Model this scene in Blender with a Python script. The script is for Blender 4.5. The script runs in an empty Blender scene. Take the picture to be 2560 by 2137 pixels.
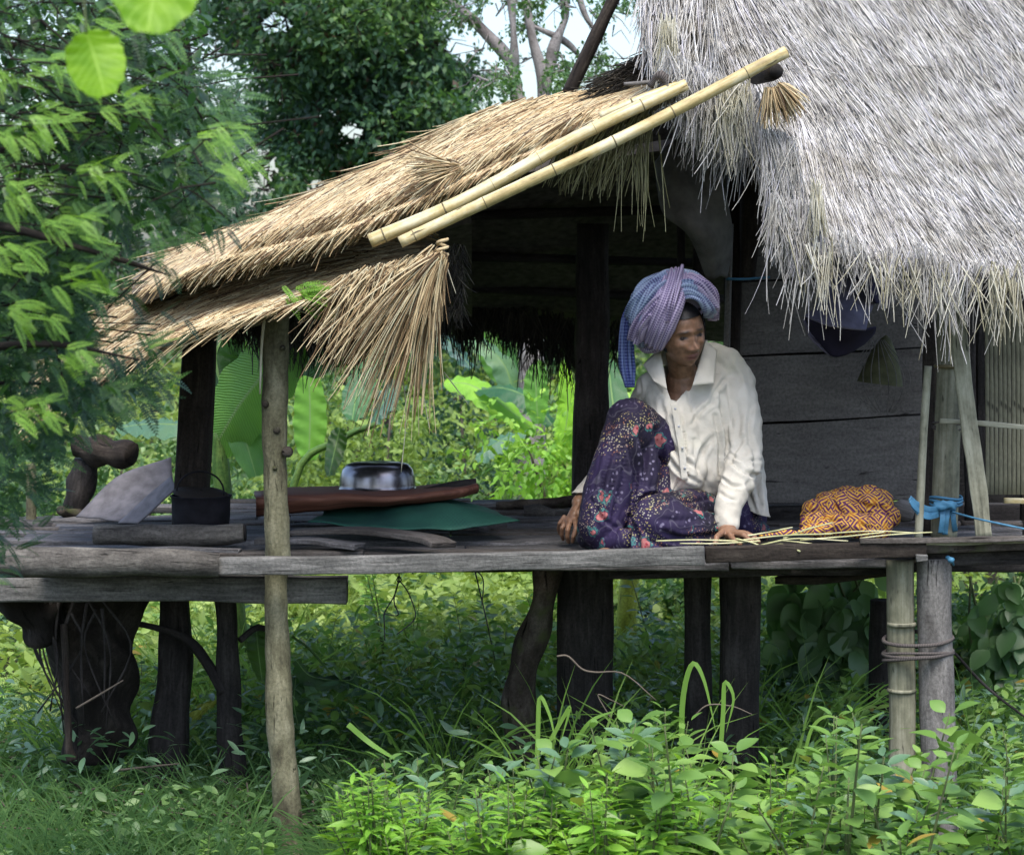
import bpy, bmesh, math, random
import numpy as np
from mathutils import Vector, Matrix
rng = np.random.default_rng(11)
random.seed(5)
col = bpy.context.scene.collection
scn = bpy.context.scene
# ---------------------------------------------------------------- camera maths
FPX, CAMZ, HOR = 6240.0, 1.9, 698.0
PITCH = math.atan((1068.5 - HOR) / FPX)
FW = np.array([0, math.cos(PITCH), -math.sin(PITCH)])
UP = np.array([0, math.sin(PITCH), math.cos(PITCH)])
def P(px, py, Y):
    """a point of the place seen at photo pixel (px,py), Y metres in front of the camera"""
    px = np.asarray(px, float); py = np.asarray(py, float); Y = np.asarray(Y, float)
    px, py, Y = np.broadcast_arrays(px, py, Y)
    r = FW + ((px - 1280) / FPX)[..., None] * np.array([1., 0, 0]) + ((1068.5 - py) / FPX)[..., None] * UP
    return np.array([0, 0, CAMZ]) + r * (Y / r[..., 1])[..., None]
def PP(lst): return np.array([P(*a) for a in lst])
# ---------------------------------------------------------------- mesh building
class Geo:
    def __init__(s): s.V = []; s.F = []; s.n = 0
    def add(s, V, F, UV=None, mi=0):
        V = np.asarray(V, float).reshape(-1, 3); F = np.asarray(F, int)
        s.V.append(V); s.F.append((F + s.n, None if UV is None else np.asarray(UV, float), mi)); s.n += len(V); return s
    def more(s, F, UV=None, mi=0):   # faces on the vertices added last
        base = s.n - len(s.V[-1]); s.F.append((np.asarray(F, int) + base, UV, mi))
    def build(s, name, mats, parent=None, smooth=True):
        me = bpy.data.meshes.new(name)
        V = np.concatenate(s.V); me.vertices.add(len(V)); me.vertices.foreach_set('co', V.ravel())
        li = np.concatenate([f.ravel() for f, _, _ in s.F]); me.loops.add(len(li)); me.loops.foreach_set('vertex_index', li)
        cnt = np.concatenate([np.full(len(f), f.shape[1]) for f, _, _ in s.F])
        me.polygons.add(len(cnt)); st = np.concatenate([[0], np.cumsum(cnt)[:-1]])
        me.polygons.foreach_set('loop_start', st)
        me.polygons.foreach_set('material_index', np.concatenate([np.full(len(f), m) for f, _, m in s.F]))
        me.polygons.foreach_set('use_smooth', np.full(len(cnt), bool(smooth)))
        if any(u is not None for _, u, _ in s.F):
            uv = np.concatenate([(np.zeros((f.size, 2)) if u is None else u.reshape(-1, 2)) for f, u, _ in s.F])
            me.uv_layers.new(name='UVMap').data.foreach_set('uv', uv.ravel())
        me.update(calc_edges=True); me.validate()
        for m in (mats if isinstance(mats, (list, tuple)) else [mats]): me.materials.append(m)
        o = bpy.data.objects.new(name, me); col.objects.link(o)
        if parent is not None: o.parent = parent; o.matrix_parent_inverse = parent.matrix_world.inverted()
        return o
def thing(name, label, cat, loc=(0, 0, 0), group=None):
    o = bpy.data.objects.new(name, None); col.objects.link(o); o.location = loc
    o.empty_display_size = .1
    o['label'] = label; o['category'] = cat
    if group: o['group'] = group
    bpy.context.view_layer.update()
    return o
def tag(o, label=None, cat=None, group=None, kind=None):
    if label: o['label'] = label
    if cat: o['category'] = cat
    if group: o['group'] = group
    if kind: o['kind'] = kind
    return o
def wob(p, f=1., seed=0, n=5):
    """smooth pseudo-noise in about [-1,1] for arrays of points"""
    r = np.random.default_rng(seed + 1000); p = np.asarray(p, float); o = 0
    for i in range(n):
        d = r.normal(size=p.shape[-1]); d /= np.linalg.norm(d)
        o = o + np.sin((p @ d) * f * r.uniform(.7, 2.1) * 6.28 + r.uniform(0, 6.28)) * r.uniform(.6, 1)
    return o / (n * .55)
def nrm(v): v = np.asarray(v, float); return v / np.maximum(np.linalg.norm(v, axis=-1, keepdims=True), 1e-9)
def catmull(pts, n):
    p = np.asarray(pts, float); m = len(p)
    if m == 2:
        t = np.linspace(0, 1, n)[:, None]; return p[0] * (1 - t) + p[1] * t
    q = np.vstack([2 * p[0] - p[1], p, 2 * p[-1] - p[-2]]); out = []
    for t in np.linspace(0, m - 1 - 1e-9, n):
        i = int(t); u = t - i; a, b, c, d = q[i], q[i + 1], q[i + 2], q[i + 3]
        out.append(.5 * ((2 * b) + (-a + c) * u + (2 * a - 5 * b + 4 * c - d) * u * u + (-a + 3 * b - 3 * c + d) * u ** 3))
    return np.array(out)
def frames(path, hint=(0, 0, 1)):
    t = nrm(np.gradient(path, axis=0)); h = np.asarray(hint, float)
    if abs(t[0] @ h) > .93: h = np.array([0, 1., 0]) if abs(t[0][1]) < .9 else np.array([1., 0, 0])
    a = nrm(np.cross(h, t[0])); A = []
    for i in range(len(path)):
        a = a - t[i] * (a @ t[i]); a = nrm(a); A.append(a)
    A = np.array(A); return A, np.cross(t, A), t
def sweep(g, path, prof, scale=1., caps=True, hint=(0, 0, 1), jit=0., seed=0, jf=3., mi=0, uoff=0.):
    """profile (K,2) carried along path (S,3); scale is a number, (S,) or (S,2)"""
    path = np.asarray(path, float); S = len(path); prof = np.asarray(prof, float); K = len(prof)
    A, B, T = frames(path, hint)
    sc = np.asarray(scale, float)
    if sc.ndim == 0: sc = np.full((S, 2), float(sc))
    elif sc.ndim == 1: sc = np.stack([sc, sc], 1)
    V = path[:, None] + A[:, None] * (prof[None, :, 0] * sc[:, :1])[..., None] + B[:, None] * (prof[None, :, 1] * sc[:, 1:])[..., None]
    if jit:
        c = path[:, None] + 0 * V; V = V + nrm(V - c) * (wob(V, jf, seed) * jit)[..., None]
    i = np.arange(S - 1)[:, None]; j = np.arange(K)[None]; jn = (j + 1) % K
    F = np.stack([i * K + j, i * K + jn, (i + 1) * K + jn, (i + 1) * K + j], -1).reshape(-1, 4)
    L = np.concatenate([[0], np.cumsum(np.linalg.norm(np.diff(path, axis=0), axis=1))]) + uoff
    pr = np.vstack([prof, prof[:1]]) * sc.mean(0); C = np.concatenate([[0], np.cumsum(np.linalg.norm(np.diff(pr, axis=0), axis=1))])
    UV = np.stack([np.stack([L[i] + 0 * j, C[j] + 0 * i], -1), np.stack([L[i] + 0 * j, C[j + 1] + 0 * i], -1),
                   np.stack([L[i + 1] + 0 * j, C[j + 1] + 0 * i], -1), np.stack([L[i + 1] + 0 * j, C[j] + 0 * i], -1)], 2).reshape(-1, 4, 2)
    V = V.reshape(-1, 3)
    if caps:
        V = np.vstack([V, path[:1], path[-1:]]); n0 = S * K
        k = np.arange(K); kn = (k + 1) % K
        cf = np.vstack([np.stack([kn, k, 0 * k + n0], 1), np.stack([(S - 1) * K + k, (S - 1) * K + kn, 0 * k + n0 + 1], 1)])
        g.add(V, F, UV, mi)
        r = np.vstack([pr, [[0, 0]]]) * .4
        cu = np.concatenate([np.stack([r[kn], r[k], r[-1] + 0 * r[k]], 1)] * 2); g.more(cf, cu, mi)
    else: g.add(V, F, UV, mi)
    return g
def ring(K=12): a = np.linspace(0, 2 * math.pi, K, endpoint=False); return np.stack([np.cos(a), np.sin(a)], 1)
def rrect(w, h, r=.12, n=3, sub=3):
    """rounded rectangle profile, w x h, with points along its sides"""
    out = []; R = r * min(w, h)
    for cx, cy, a0 in ((w / 2 - R, h / 2 - R, 0), (-w / 2 + R, h / 2 - R, 90), (-w / 2 + R, -h / 2 + R, 180), (w / 2 - R, -h / 2 + R, 270)):
        for k in range(n): a = math.radians(a0 + 90 * k / (n - 1)); out.append((cx + R * math.cos(a), cy + R * math.sin(a)))
    o2 = []
    for i, p in enumerate(out):
        q = out[(i + 1) % len(out)]; o2.append(p)
        if i % n == n - 1:
            for s in range(1, sub): o2.append((p[0] + (q[0] - p[0]) * s / sub, p[1] + (q[1] - p[1]) * s / sub))
    return np.array(o2)
def log(g, pts, radii, n=14, K=12, jit=.0, seed=0, jf=4., mi=0, caps=True):
    path = catmull(pts, n); r = np.interp(np.linspace(0, 1, n), np.linspace(0, 1, len(radii)), radii)
    return sweep(g, path, ring(K), r, caps=caps, jit=jit, seed=seed, jf=jf, mi=mi)
def beam(g, pts, w, h, n=14, jit=.003, seed=0, jf=2.5, r=.1, hint=(0, 0, 1), mi=0):
    """w across (sideways), h along the hint"""
    return sweep(g, catmull(pts, n), rrect(w, h, r), 1., jit=jit, seed=seed, jf=jf, hint=hint, mi=mi)
def tubes(g, Pts, W, K=3, mi=0):
    """many thin strands at once: Pts (N,S,3), W (N,S) radii"""
    N, S, _ = Pts.shape
    t = nrm(np.gradient(Pts, axis=1)); h = nrm(rng.normal(size=(N, 1, 3)))
    a = nrm(np.cross(t, h)); b = np.cross(t, a); an = np.linspace(0, 2 * math.pi, K, endpoint=False)
    V = Pts[:, :, None] + (a[:, :, None] * np.cos(an)[:, None] + b[:, :, None] * np.sin(an)[:, None]) * W[:, :, None, None]
    n = np.arange(N)[:, None, None] * S * K; i = np.arange(S - 1)[None, :, None]; j = np.arange(K)[None, None]; jn = (j + 1) % K
    F = np.stack([n + i * K + j, n + i * K + jn, n + (i + 1) * K + jn, n + (i + 1) * K + j], -1).reshape(-1, 4)
    return g.add(V, F, None, mi)
def ribbons(g, Pts, W, side=None, mi=0):
    N, S, _ = Pts.shape; t = nrm(np.gradient(Pts, axis=1))
    h = nrm(rng.normal(size=(N, 1, 3))) if side is None else side
    a = nrm(np.cross(t, h)) * W[..., None]
    V = np.stack([Pts - a, Pts + a], 2)
    n = np.arange(N)[:, None] * S * 2; i = np.arange(S - 1)[None] * 2
    F = np.stack([n + i, n + i + 1, n + i + 3, n + i + 2], -1).reshape(-1, 4)
    return g.add(V, F, None, mi)
def scatter(g, TV, TF, pos, R, sc, mi=0):
    """template (TV,TF) placed N times; R (N,3,3) columns are the local axes"""
    V = np.einsum('nij,kj->nki', R, TV) * np.asarray(sc)[:, None, None] + pos[:, None]
    TF = TF if isinstance(TF, list) else [TF]
    for i, T in enumerate(TF):
        F = (T[None] + (np.arange(len(pos)) * len(TV))[:, None, None]).reshape(-1, T.shape[1])
        g.add(V, F, None, mi) if i == 0 else g.more(F, None, mi)
    return g
def basis(d, up=None, roll=None):
    """N frames whose local Y is direction d, local Z near up"""
    d = nrm(d); N = len(d); up = np.tile([0, 0, 1.], (N, 1)) if up is None else up
    x = np.cross(d, up); bad = np.linalg.norm(x, axis=1) < .05; x[bad] = [1, 0, 0]; x = nrm(x); z = np.cross(x, d)
    if roll is not None:
        c, s = np.cos(roll)[:, None], np.sin(roll)[:, None]; x, z = x * c + z * s, z * c - x * s
    return np.stack([x, d, z], 2)
# ---------------------------------------------------------------- materials
class MT:
    def __init__(s, name):
        s.m = bpy.data.materials.new(name); s.m.use_nodes = True; s.t = s.m.node_tree; s.n = s.t.nodes; s.n.clear()
        s.out = s.n.new('ShaderNodeOutputMaterial'); s.b = s.n.new('ShaderNodeBsdfPrincipled'); s.L(s.b.outputs[0], s.out.inputs[0])
        s._uv = None
    def L(s, a, b): s.t.links.new(a, b)
    def new(s, t, **k):
        n = s.n.new(t)
        for a, v in k.items(): setattr(n, a, v)
        return n
    def put(s, sock, v):
        if hasattr(v, 'links') or hasattr(v, 'is_output'): s.L(v, sock)
        else:
            if isinstance(v, tuple) and len(v) == 3 and sock.type == 'RGBA': v = (*v, 1)
            sock.default_value = v
    def co(s, kind='Object', scale=(1, 1, 1), rot=(0, 0, 0), rand=True):
        tc = s.new('ShaderNodeTexCoord'); mp = s.new('ShaderNodeMapping'); v = tc.outputs[kind]
        if rand:
            oi = s.new('ShaderNodeObjectInfo'); ad = s.new('ShaderNodeVectorMath', operation='MULTIPLY_ADD')
            cx = s.new('ShaderNodeCombineXYZ'); s.L(oi.outputs['Random'], cx.inputs[0]); s.L(oi.outputs['Random'], cx.inputs[1])
            s.L(cx.outputs[0], ad.inputs[0]); ad.inputs[1].default_value = (17.3, 31.7, 5); s.L(v, ad.inputs[2]); v = ad.outputs[0]
        s.L(v, mp.inputs[0]); mp.inputs['Scale'].default_value = scale; mp.inputs['Rotation'].default_value = rot
        return mp.outputs[0]
    def noise(s, v, sc=5., det=4., rough=.55, dist=0.):
        n = s.new('ShaderNodeTexNoise'); s.L(v, n.inputs['Vector']); n.inputs['Scale'].default_value = sc
        n.inputs['Detail'].default_value = det; n.inputs['Roughness'].default_value = rough; n.inputs['Distortion'].default_value = dist
        return n.outputs['Fac']
    def vor(s, v, sc=5., feat='F1', out='Distance'):
        n = s.new('ShaderNodeTexVoronoi', feature=feat); s.L(v, n.inputs['Vector']); n.inputs['Scale'].default_value = sc; return n.outputs[out]
    def isl(s): return s.new('ShaderNodeNewGeometry').outputs['Random Per Island']
    def ramp(s, f, stops, interp='LINEAR'):
        r = s.new('ShaderNodeValToRGB'); r.color_ramp.interpolation = interp; e = r.color_ramp.elements
        while len(e) < len(stops): e.new(.5)
        for k, (p, c) in zip(e, stops): k.position = p; k.color = (*c, 1) if len(c) == 3 else c
        s.put(r.inputs[0], f); return r.outputs[0]
    def mix(s, f, a, b, mode='MIX'):
        m = s.new('ShaderNodeMix', data_type='RGBA', blend_type=mode); s.put(m.inputs[0], f); s.put(m.inputs[6], a); s.put(m.inputs[7], b); return m.outputs[2]
    def math(s, op, a, b=0., c=0.):
        m = s.new('ShaderNodeMath', operation=op); s.put(m.inputs[0], a); s.put(m.inputs[1], b); s.put(m.inputs[2], c); return m.outputs[0]
    def step(s, f, a, b):
        m = s.new('ShaderNodeMapRange'); s.put(m.inputs[0], f); m.inputs[1].default_value = a; m.inputs[2].default_value = b; return m.outputs[0]
    def bump(s, h, st=.3, d=.01):
        b = s.new('ShaderNodeBump'); b.inputs['Strength'].default_value = st; b.inputs['Distance'].default_value = d; s.L(h, b.inputs['Height']); s.L(b.outputs[0], s.b.inputs['Normal']); return b.outputs[0]
    def done(s, c, rough=.8, spec=.3, metal=0.):
        s.put(s.b.inputs['Base Color'], c); s.put(s.b.inputs['Roughness'], rough); s.put(s.b.inputs['Specular IOR Level'], spec); s.put(s.b.inputs['Metallic'], metal); return s.m
    def leafy(s, c, trans, f=.35, rough=.5, spec=.35):
        s.done(c, rough, spec); t = s.new('ShaderNodeBsdfTranslucent'); s.put(t.inputs[0], trans)
        m = s.new('ShaderNodeMixShader'); m.inputs[0].default_value = f; s.L(s.b.outputs[0], m.inputs[1]); s.L(t.outputs[0], m.inputs[2]); s.L(m.outputs[0], s.out.inputs[0]); return s.m
def wood(name, dark, mid, light, grain=45., blotch=3., rough=.8, bump=.5, knots=False, spec=.2, moss=None):
    t = MT(name); v = t.co('UV'); g = t.noise(t.co('UV', (6., grain, 1)), 1., 8., .7, .5); b = t.noise(v, blotch, 4.)
    f = t.math('ADD', t.math('MULTIPLY', g, .62), t.math('MULTIPLY', b, .38))
    c = t.ramp(f, [(.36, dark), (.5, mid), (.64, light)])
    crack = t.step(t.noise(t.co('UV', (5.1, grain * 1.9, 1)), 1., 5., .6, 1.2), .38, .31); fine = t.noise(v, 90., 4., .7); c = t.mix(t.step(fine, .35, .6), t.mix(1., c, (.62, .62, .62), 'MULTIPLY'), c)
    c = t.mix(crack, c, tuple(x * .3 for x in dark))
    if knots:
        k = t.vor(t.co('UV', (6, 9, 1)), 1.); kk = t.step(k, .16, .06); c = t.mix(kk, c, tuple(x * .4 for x in dark))
    if moss: c = t.mix(t.step(t.noise(v, 7., 4.), .52, .66), c, moss)
    t.bump(t.math('ADD', t.math('SUBTRACT', f, crack), t.math('MULTIPLY', fine, .35)), min(1., bump * 1.3), .008)
    return t.done(c, rough, spec)
M = {}
M['beam_grey'] = wood('weathered_beam', (.05, .05, .05), (.125, .125, .12), (.25, .245, .235), 55)
M['board'] = wood('deck_board', (.035, .034, .035), (.10, .098, .10), (.25, .24, .25), 60)
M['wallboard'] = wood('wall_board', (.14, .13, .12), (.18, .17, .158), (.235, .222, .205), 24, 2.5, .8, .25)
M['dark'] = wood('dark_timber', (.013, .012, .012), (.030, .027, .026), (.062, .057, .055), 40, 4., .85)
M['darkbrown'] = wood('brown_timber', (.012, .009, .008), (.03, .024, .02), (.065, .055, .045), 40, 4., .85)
M['trunkpale'] = wood('pale_trunk', (.06, .055, .035), (.15, .145, .09), (.26, .25, .17), 20, 9., .75, .6, True)
M['log'] = wood('old_log', (.04, .037, .034), (.10, .094, .085), (.2, .19, .17), 25, 6., .85, .8)
M['bark'] = wood('rough_bark', (.018, .015, .012), (.055, .046, .038), (.13, .115, .10), 12, 8., .9, 1., False, .15, (.06, .07, .03))
M['greypost'] = wood('grey_post', (.08, .075, .07), (.17, .163, .155), (.29, .28, .265), 26, 5., .8, .5, True)
M['board_brown'] = wood('brown_board', (.04, .034, .03), (.09, .08, .072), (.17, .155, .145), 40)
def bamboo_mat(name, a, b, c, old=0.):
    t = MT(name); g = t.noise(t.co('UV', (2, 50, 1)), 1., 4.); bl = t.noise(t.co('UV', (3, 8, 1)), 2., 4.)
    st_ = t.noise(t.co('UV', (40, 60, 1)), 1., 5., .7); bl = t.math('ADD', t.math('MULTIPLY', bl, .7), t.math('MULTIPLY', st_, .3)); cc = t.ramp(t.math('ADD', t.math('MULTIPLY', g, .4), t.math('MULTIPLY', bl, .6)), [(.38, a), (.49, b), (.60, c)])
    sp = t.step(t.noise(t.co('UV', (12, 60, 1)), 1., 2.), .34, .27); cc = t.mix(sp, cc, tuple(x * .35 for x in a)); t.bump(g, .2, .003)
    return t.done(cc, .42 + old * .3, .45 - old * .2)
M['bamboo'] = bamboo_mat('golden_bamboo', (.20, .15, .06), (.46, .37, .17), (.62, .58, .40))
M['bamboo_old'] = bamboo_mat('grey_bamboo', (.07, .07, .05), (.16, .16, .11), (.27, .265, .2), 1.)
M['bamboo_node'] = bamboo_mat('bamboo_node', (.06, .05, .03), (.13, .11, .06), (.2, .17, .1), 1.)
M['bamboo_slat'] = bamboo_mat('bamboo_slat', (.10, .10, .07), (.23, .228, .165), (.36, .36, .28), 1.)
def straw_mat(name, stops, f=.12):
    t = MT(name); c = t.ramp(t.isl(), stops); n = t.noise(t.co('Object'), 9., 3.)
    c = t.mix(t.step(n, .35, .7), c, t.mix(1., c, (.62, .6, .55), 'MULTIPLY'))
    return t.leafy(c, t.mix(1., c, (.9, .8, .6), 'MULTIPLY'), f, .65, .3)
M['straw_grey'] = straw_mat('weathered_straw', [(0, (.14, .135, .14)), (.10, (.34, .335, .325)), (.34, (.52, .515, .495)), (.7, (.66, .655, .63)), (.88, (.56, .555, .62)), (1, (.78, .78, .75))])
M['straw_gold'] = straw_mat('golden_straw', [(0, (.09, .055, .03)), (.18, (.30, .20, .11)), (.45, (.58, .44, .25)), (.75, (.74, .62, .39)), (1, (.66, .62, .44))])
M['straw_pale'] = straw_mat('pale_straw', [(0, (.35, .33, .22)), (.5, (.60, .58, .46)), (1, (.75, .74, .66))])
M['straw_dark'] = straw_mat('backlit_shade_straw', [(0, (.018, .016, .014)), (.6, (.045, .04, .033)), (1, (.10, .09, .07))])  # near-black tone puts the backlit silhouette into the straw colour
M['straw_green'] = straw_mat('greenish_straw', [(0, (.14, .14, .06)), (.5, (.30, .30, .16)), (1, (.45, .45, .28))])
def plain(name, c, rough=.7, spec=.3, metal=0., var=.35, sc=12.):
    t = MT(name); n = t.noise(t.co('Object'), sc, 5.); return t.done(t.mix(t.step(n, .3, .7), tuple(x * (1 - var) for x in c), c), rough, spec, metal)
M['thatch_body'] = plain('thatch_body', (.16, .14, .11), .95, .1, 0, .6, 40)
M['thatch_under'] = plain('thatch_underside', (.14, .13, .125), .95, .1, 0, .6, 30)
EXPO = 1.32
t = MT('soil'); n_ = t.noise(t.co('Object', rand=False), 2.5, 6.); m_ = t.noise(t.co('Object', rand=False), 30., 4.)
c_ = t.mix(t.step(n_, .4, .62), (.02, .016, .012), (.035, .05, .015)); t.bump(m_, .6, .03); M['soil'] = t.done(c_, .95, .1)
def ground_z(x, y): return .10 * wob(np.stack([x, y], -1), .12, 4) * np.clip((y - 8) / 6, 0, 1) + np.clip((y - 30) / 40, 0, 1) * 1.0
g = Geo(); xs = np.concatenate([-np.geomspace(400, 6, 14), np.linspace(-5, 5, 24), np.geomspace(6, 400, 14)]); ys = np.concatenate([[-60, -20], np.linspace(0, 20, 30), np.geomspace(22, 500, 22)])
X, Y = np.meshgrid(xs, ys); Z = ground_z(X, Y); nx = len(xs); I = np.arange(X.size).reshape(X.shape)
g.add(np.stack([X, Y, Z], -1), np.stack([I[:-1, :-1], I[:-1, 1:], I[1:, 1:], I[1:, :-1]], -1).reshape(-1, 4))
tag(g.build('ground', M['soil']), kind='structure')
# ================================================================= THE HUT
hut = thing('stilt_hut', 'thatched wooden hut on stilts with straw lean-to porch and open platform', 'hut', tuple(P(1750, 1400, 9.)[:2]) + (0,))
def pline(*a): return PP(a)
GX = lambda px, Y: P(px, 1000, Y)[0]
def zpix(py, Y): return P(1280, py, Y)[2]
# ---- platform boards (lie side by side, run left to right)
y = 8.06; k = 0
r_ = random.Random(3)
while y < 10.25:
    w = r_.uniform(.055, .15) if k % 3 else r_.uniform(.1, .17)
    x0 = GX(-60 if y < 9.6 else 300, y) + r_.uniform(0, .35); xe = GX(2330, y) + r_.uniform(-.2, .2)
    if y > 8.4: xe = GX(2560, y)
    while x0 < xe - .2:
        ln = r_.uniform(.7, 1.7); x1 = min(x0 + ln, xe); g = Geo()
        dz = .985 - r_.uniform(0, .018); s = r_.uniform(-.012, .012)
        beam(g, [(x0, y + w / 2, dz + r_.uniform(-.004, .006)), ((x0 + x1) / 2, y + w / 2 + s, dz), (x1, y + w / 2 + s, dz + r_.uniform(-.006, .01))], w * .9, .028, 12, .007, k, 5., .2)
        o = g.build('deck_board', M['board'] if r_.random() < .75 else M['board_brown'], hut); x0 = x1 + .008; k += 1
    y += w + .010
# ---- front edge: round log at left, sawn grey plank, darker wet end
g = Geo(); log(g, pline((-60, 1402, 7.93), (180, 1404, 7.93), (380, 1408, 7.94), (548, 1413, 7.95)), [.052, .05, .043, .036], 26, 18, .007, 3, 2.)
tag(g.build('edge_log', M['log'], hut), 'round weathered log along the platform edge at left')
g = Geo(); beam(g, pline((541, 1414, 7.95), (900, 1411, 7.95), (1300, 1401, 7.95), (1760, 1388, 7.95)), .045, .056, 40, .0022, 5, 3., .08)
tag(g.build('edge_beam', M['beam_grey'], hut), 'sawn pale grey plank edging the platform')
g = Geo(); beam(g, pline((1764, 1386, 7.96), (2000, 1379, 7.96), (2200, 1374, 7.965), (2312, 1371, 7.97)), .045, .05, 20, .002, 6, 3., .08)
tag(g.build('edge_beam', M['darkbrown'], hut), 'dark damp end of the edge plank')
g = Geo(); beam(g, pline((2290, 1394, 7.94), (2318, 1393, 7.94)), .03, .022, 6, .003, 7, 9.); g.build('beam_tenon', M['beam_grey'], hut)
# split cane edge strips at right
for i in range(7):
    g = Geo(); yy = 7.95 + i * .035; a = 2150 + (i % 3) * 40
    beam(g, pline((a, 1352 + i * 3 - i * 1.5, yy), (2350, 1350 + (i % 2) * 6, yy), (2600, 1345 + (i % 3) * 4, yy)), .03, .016, 14, .003, 60 + i, 6.)
    g.build('floor_slat', M['bamboo_slat'] if i % 2 else M['board_brown'], hut)
g = Geo(); beam(g, pline((2230, 1372, 8.0), (2420, 1366, 8.0), (2620, 1358, 8.0)), .06, .03, 12, .004, 8); g.build('floor_bearer', M['bark'], hut)
g = Geo(); beam(g, pline((2300, 1395, 8.06), (2640, 1388, 8.06)), .08, .05, 8, .004, 9); g.build('floor_bearer', M['dark'], hut)
# ---- bearers beneath the platform; the dark ones added to darken the space below
for pts, w, h, m, lb in (
    (((-60, 1470, 8.2), (420, 1468, 8.2), (868, 1474, 8.2)), .10, .085, 'beam_grey', 'squared bearer beam with its sawn end showing'),
    (((1500, 1430, 8.25), (2250, 1418, 8.25)), .07, .04, 'dark', None),
    (((-60, 1400, 9.2), (2650, 1400, 9.2)), .09, .08, 'dark', None),
    (((-60, 1385, 10.1), (2650, 1385, 10.1)), .09, .08, 'dark', None)):
    g = Geo(); beam(g, pline(*pts), w, h, 20, .004, 12); o = g.build('bearer_beam', M[m], hut)
    if lb: tag(o, lb)
for px in (60, 330, 860, 1180, 1470, 1760, 2080, 2400):
    x = GX(px, 8.6); g = Geo(); beam(g, [(x, 8.35, .955), (x + .02, 9.2, .955), (x, 10.2, .955)], .06, .03, 10, .004, px, 3, .1, (0, 0, 1)); g.build('joist', M['dark'], hut)  # unseen joists, added in dark timber so the underside reads as shade
g = Geo(); beam(g, pline((1945, 1447, 8.5), (2070, 1446, 8.45), (2230, 1425, 8.4)), .11, .025, 8, .004, 4); g.build('brace_board', M['darkbrown'], hut)
# ---- posts
def post(pts, rad, m, lb=None, square=False, n=22, jit=.006, seed=0, jf=2.5, K=16):
    g = Geo()
    if square: sweep(g, catmull(PP(pts), n), rrect(2, 2, .18), np.interp(np.linspace(0, 1, n), np.linspace(0, 1, len(rad)), rad), jit=jit, seed=seed, jf=jf, hint=(0, 1, 0))
    else: log(g, PP(pts), rad, n, K, jit, seed, jf)
    o = g.build('post', M[m], hut)
    if lb: o['label'] = lb
    return o
pale = post([(692, 738, 8.12), (688, 900, 8.1), (688, 1150, 8.09), (694, 1390, 8.08), (690, 1480, 8.08), (697, 1750, 8.05), (716, 2000, 8.02), (735, 2240, 8.0)],
     [.043, .042, .039, .042, .038, .043, .045, .047], 'trunkpale', 'pale knotty tree trunk post at the front of the porch', n=50, jit=.005, seed=8, jf=4)
for i, (kx, ky) in enumerate(((706, 870), (692, 1075), (718, 1130), (688, 1170), (664, 1010), (700, 1700), (690, 1815), (718, 1845), (702, 1940), (694, 1960))):
    g = Geo(); c = P(kx, ky, 8.06); rr = .006 + .003 * (i % 3)
    sweep(g, np.array([c + [0, .012, 0], c + [0, -.012, 0], c + [0, -.018, 0]]), ring(10), np.array([rr * 1.6, rr * 1.3, rr * .6]), hint=(0, 0, 1)); g.build('knot', M['bark'], pale)
g = Geo(); log(g, PP([(700, 745, 8.05), (668, 775, 8.04), (655, 850, 8.04), (650, 985, 8.05)]), [.006, .006, .005, .003], 16, 6); g.build('dry_vine', M['straw_pale'], pale)
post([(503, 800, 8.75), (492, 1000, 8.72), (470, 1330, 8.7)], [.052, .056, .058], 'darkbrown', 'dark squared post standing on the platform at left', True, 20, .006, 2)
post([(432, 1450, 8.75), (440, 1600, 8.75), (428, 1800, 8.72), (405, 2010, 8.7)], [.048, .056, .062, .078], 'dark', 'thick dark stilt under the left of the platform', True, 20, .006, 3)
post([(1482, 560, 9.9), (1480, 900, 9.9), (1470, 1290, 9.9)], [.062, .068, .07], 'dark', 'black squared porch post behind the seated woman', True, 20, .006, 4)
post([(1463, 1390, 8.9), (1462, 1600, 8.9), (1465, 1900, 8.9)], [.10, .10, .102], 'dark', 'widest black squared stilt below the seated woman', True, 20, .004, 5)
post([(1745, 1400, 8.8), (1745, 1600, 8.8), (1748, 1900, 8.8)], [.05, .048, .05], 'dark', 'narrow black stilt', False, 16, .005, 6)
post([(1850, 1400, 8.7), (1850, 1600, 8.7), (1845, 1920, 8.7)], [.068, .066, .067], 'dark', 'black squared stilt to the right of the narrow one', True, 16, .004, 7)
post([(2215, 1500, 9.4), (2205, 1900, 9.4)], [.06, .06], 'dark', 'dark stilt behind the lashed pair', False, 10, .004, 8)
pA = post([(2250, 1400, 8.06), (2252, 1600, 8.06), (2256, 1800, 8.05), (2250, 2200, 8.03)], [.045, .045, .045, .046], 'bamboo_old', 'thick bamboo stilt, left one of the lashed pair', False, 40, .002, 9)
pB = post([(2335, 1395, 8.05), (2338, 1600, 8.05), (2344, 1800, 8.04), (2352, 2200, 8.02)], [.056, .056, .057, .06], 'greypost', 'grey round timber stilt, right one of the lashed pair', False, 40, .003, 10)
for py in (1725, 1560, 2010):
    g = Geo(); c = P(2254, py, 8.05); sweep(g, np.array([c + [0, 0, -.006], c, c + [0, 0, .006]]), ring(20), np.array([.046, .0485, .046])); g.build('bamboo_node', M['bamboo_old'], pA)
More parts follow.
